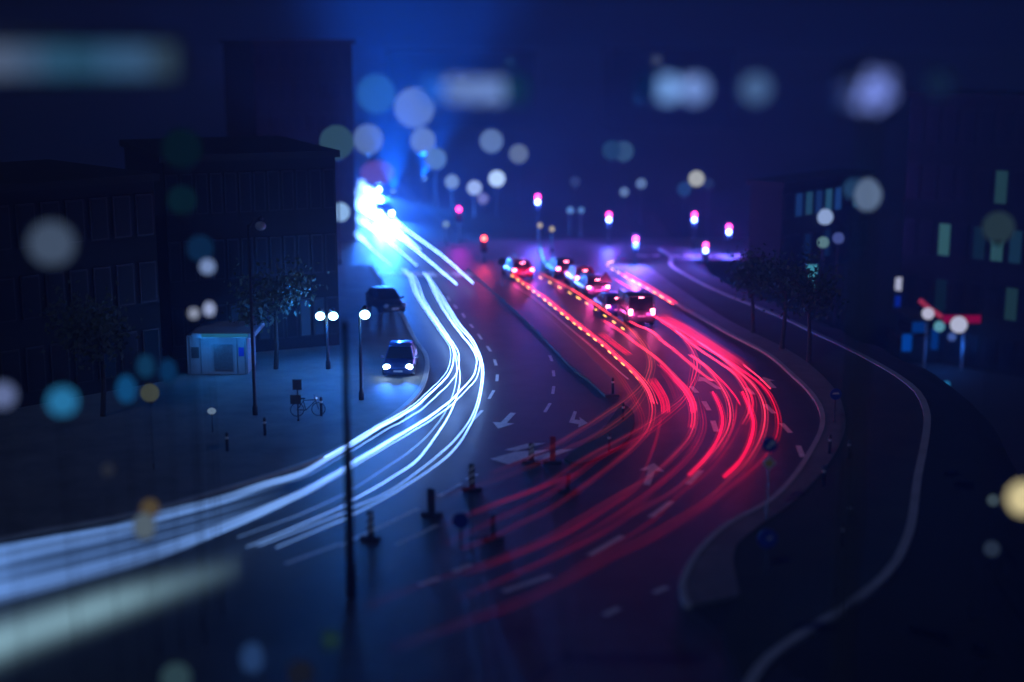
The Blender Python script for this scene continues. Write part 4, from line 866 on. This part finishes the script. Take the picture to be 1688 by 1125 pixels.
trail('short red trail fading out above the two thick arcs', 'light trail', RG, [dict(pxs=R9, h=HR, r=.045, m=TR_, g0=1.2, fade=(.2, .1))], 'tail_light_trail')
trail('broad red trail fading out between the thick arcs', 'light trail', RG, [dict(pxs=R10, h=HR, r=.06, m=TP, g0=.95, wig=.04, wf=4, keys=[(0, 1.5), (.5, .9), (.75, .5), (1, .15)]), dict(pxs=R10[2:], h=HR + .05, r=.09, m=TR_, g0=.5, off=(6, 0), fade=(.2, .4))], 'tail_light_trail')
trail('longest red trail round the outside of the bend down to the bottom', 'light trail', RG, [dict(pxs=R11, h=HR, r=.05, m=TP, g0=.85, keys=[(0, 1.6), (.2, 1), (.4, .7), (.52, .35), (.66, .10), (.82, .04), (.93, .02), (1, .008)]), dict(pxs=R11[6:], h=HR, r=.045, m=TR_, g0=.12, off=(5, 8), fade=(.2, .5))], 'tail_light_trail')
trail('outermost thin red trail brushing the right lane dashes', 'light trail', RG, [dict(pxs=R12, h=HR, r=.045, m=TR_, g0=1.2, keys=[(0, 1.2), (.4, 1), (.6, .5), (.8, .18), (1, .03)])], 'tail_light_trail')
trail('short pink trail ending at the small outer arrow', 'light trail', RG, [dict(pxs=R13, h=HR, r=.045, m=TP, g0=1.1, wig=.03, wf=5)], 'tail_light_trail')
trail('wide flat red band of brake light to the right of the van', 'light trail', RG, [dict(pxs=R14, h=HR + .06 * k, r=.022, m=(TR_ if k % 3 else TP), g0=(1.5, .7, 1.0, .45, .8, .3, .6, .25, .35)[k], off=(2.3 * k, -.5 * k), fade=(.1, .25 + .05 * (k % 4))) for k in range(9)], 'brake_light_trail')
trail('pink and amber dotted trail alone on the right turning lane', 'light trail', RG, [dict(pxs=R15, h=HR - .2, r=.07, m=TY, g0=3.2, dashed=(1.1, .7), step=.3, wig=.03), dict(pxs=R15[3:], h=HR, r=.06, m=TR_, g0=1.2, off=(6, -2)), dict(pxs=R15[3:], h=HR - .2, r=.04, m=TP, g0=3.0)], 'tail_light_trail')
trail('straight pink trail under the triangle sign', 'light trail', RG, [dict(pxs=R16, h=HR, r=.045, m=TP, g0=1.3, fade=(.15, .1))], 'tail_light_trail')
for lb, pts, rr_, g_, k in (('short flat red block in the left lane beside the amber dashes', [(984, 549), (1007, 567), (1034, 587)], .06, .8, 3), ('short red block inside the orange bend', [(1066, 624), (1080, 645), (1089, 664), (1091, 684)], .06, 1.1, 4),
                         ('short red block against the long curved trail', [(1109, 625), (1127, 645), (1137, 665), (1139, 682)], .055, 1.1, 3), ('dull red hatched block between two brighter ones', [(1087, 610), (1102, 635), (1112, 662)], .05, .16, 4)):
    trail(lb, 'light trail', RG, [dict(pxs=pts, h=HR, r=.02, m=TR_, g0=g_ * (1.0, .6, 1.2, .8, .5, 1.1, .7)[i % 7], off=(i * 1.9, -i * .3), fade=(.1 + .04 * (i % 3), .1)) for i in range(2 * k)], 'brake_light_trail')
dims = [('dim violet trail running down from the inner red block', [(1090, 684), (1083, 720), (1069, 760), (1050, 800)], .10, .10), ('hair thin red trail outside the long curved one', [(1150, 650), (1159, 702), (1139, 747), (1102, 784), (1059, 819), (985, 868), (900, 915)], .02, .5),
        ('dim red trail beneath the thick arcs', [(1225, 690), (1205, 730), (1170, 775), (1120, 815), (1070, 862), (1000, 905), (920, 950)], .09, .10), ('dim red trail between the thick arcs and the lane dashes', [(1215, 660), (1210, 700), (1190, 740), (1150, 785)], .05, .3),
        ('thin dull red trail low across the near lanes', [(1060, 800), (1000, 838), (930, 880), (850, 915), (760, 950)], .03, .3), ('thin brownish red trail lowest across the near lanes', [(1080, 815), (1010, 868), (930, 910), (840, 950), (750, 990)], .025, .22),
        ('hair thin pink line along the median edge', [(934, 538), (975, 571), (1010, 605), (1040, 650), (1058, 690), (1050, 722), (1010, 760)], .014, .35), ('thin red line through the guide posts', [(958, 777), (900, 800), (840, 822), (780, 846), (730, 866)], .02, .28)]
for lb, pts, rr_, g_ in dims: trail(lb, 'light trail', RG, [dict(pxs=pts, h=HR, r=rr_, m=TR_, g0=g_, fade=(.15, .4))], 'tail_light_trail')
trail('short cyan streak standing over the head of the queue', 'light trail', 'cold short streaks at the junction', [dict(pxs=[(890, 407), (893, 420), (899, 436)], h=.8, r=(.12, .07), m=trail_mat('cyan_trail', (0.08, 0.5, 1.0), 1.0), g0=1.6, fade=(.2, .1))], 'head_light_trail')
trail('short pale streak above the car by the round sign', 'light trail', 'cold short streaks at the junction', [dict(pxs=[(845, 418), (853, 426), (866, 434)], h=.8, r=.1, m=TWD, g0=.5, fade=(.2, .2))], 'head_light_trail')

# ------------------------------------------------------------------ haze
hz = MB(); hz.box((0, 340, 16), (900, 760, 34)); ho = hz.build('haze', mat('unused', (0, 0, 0)), None); tag(ho, kind='stuff')
hm = bpy.data.materials.new('night_haze'); hm.use_nodes = True; n = hm.node_tree.nodes; n.clear()
pv_ = n.new('ShaderNodeVolumePrincipled'); pv_.inputs['Color'].default_value = (0.48, 0.60, 1.0, 1); pv_.inputs['Density'].default_value = 0.0013; pv_.inputs['Anisotropy'].default_value = 0.2
out = n.new('ShaderNodeOutputMaterial'); hm.node_tree.links.new(pv_.outputs[0], out.inputs['Volume'])
ho.data.materials.clear(); ho.data.materials.append(hm)
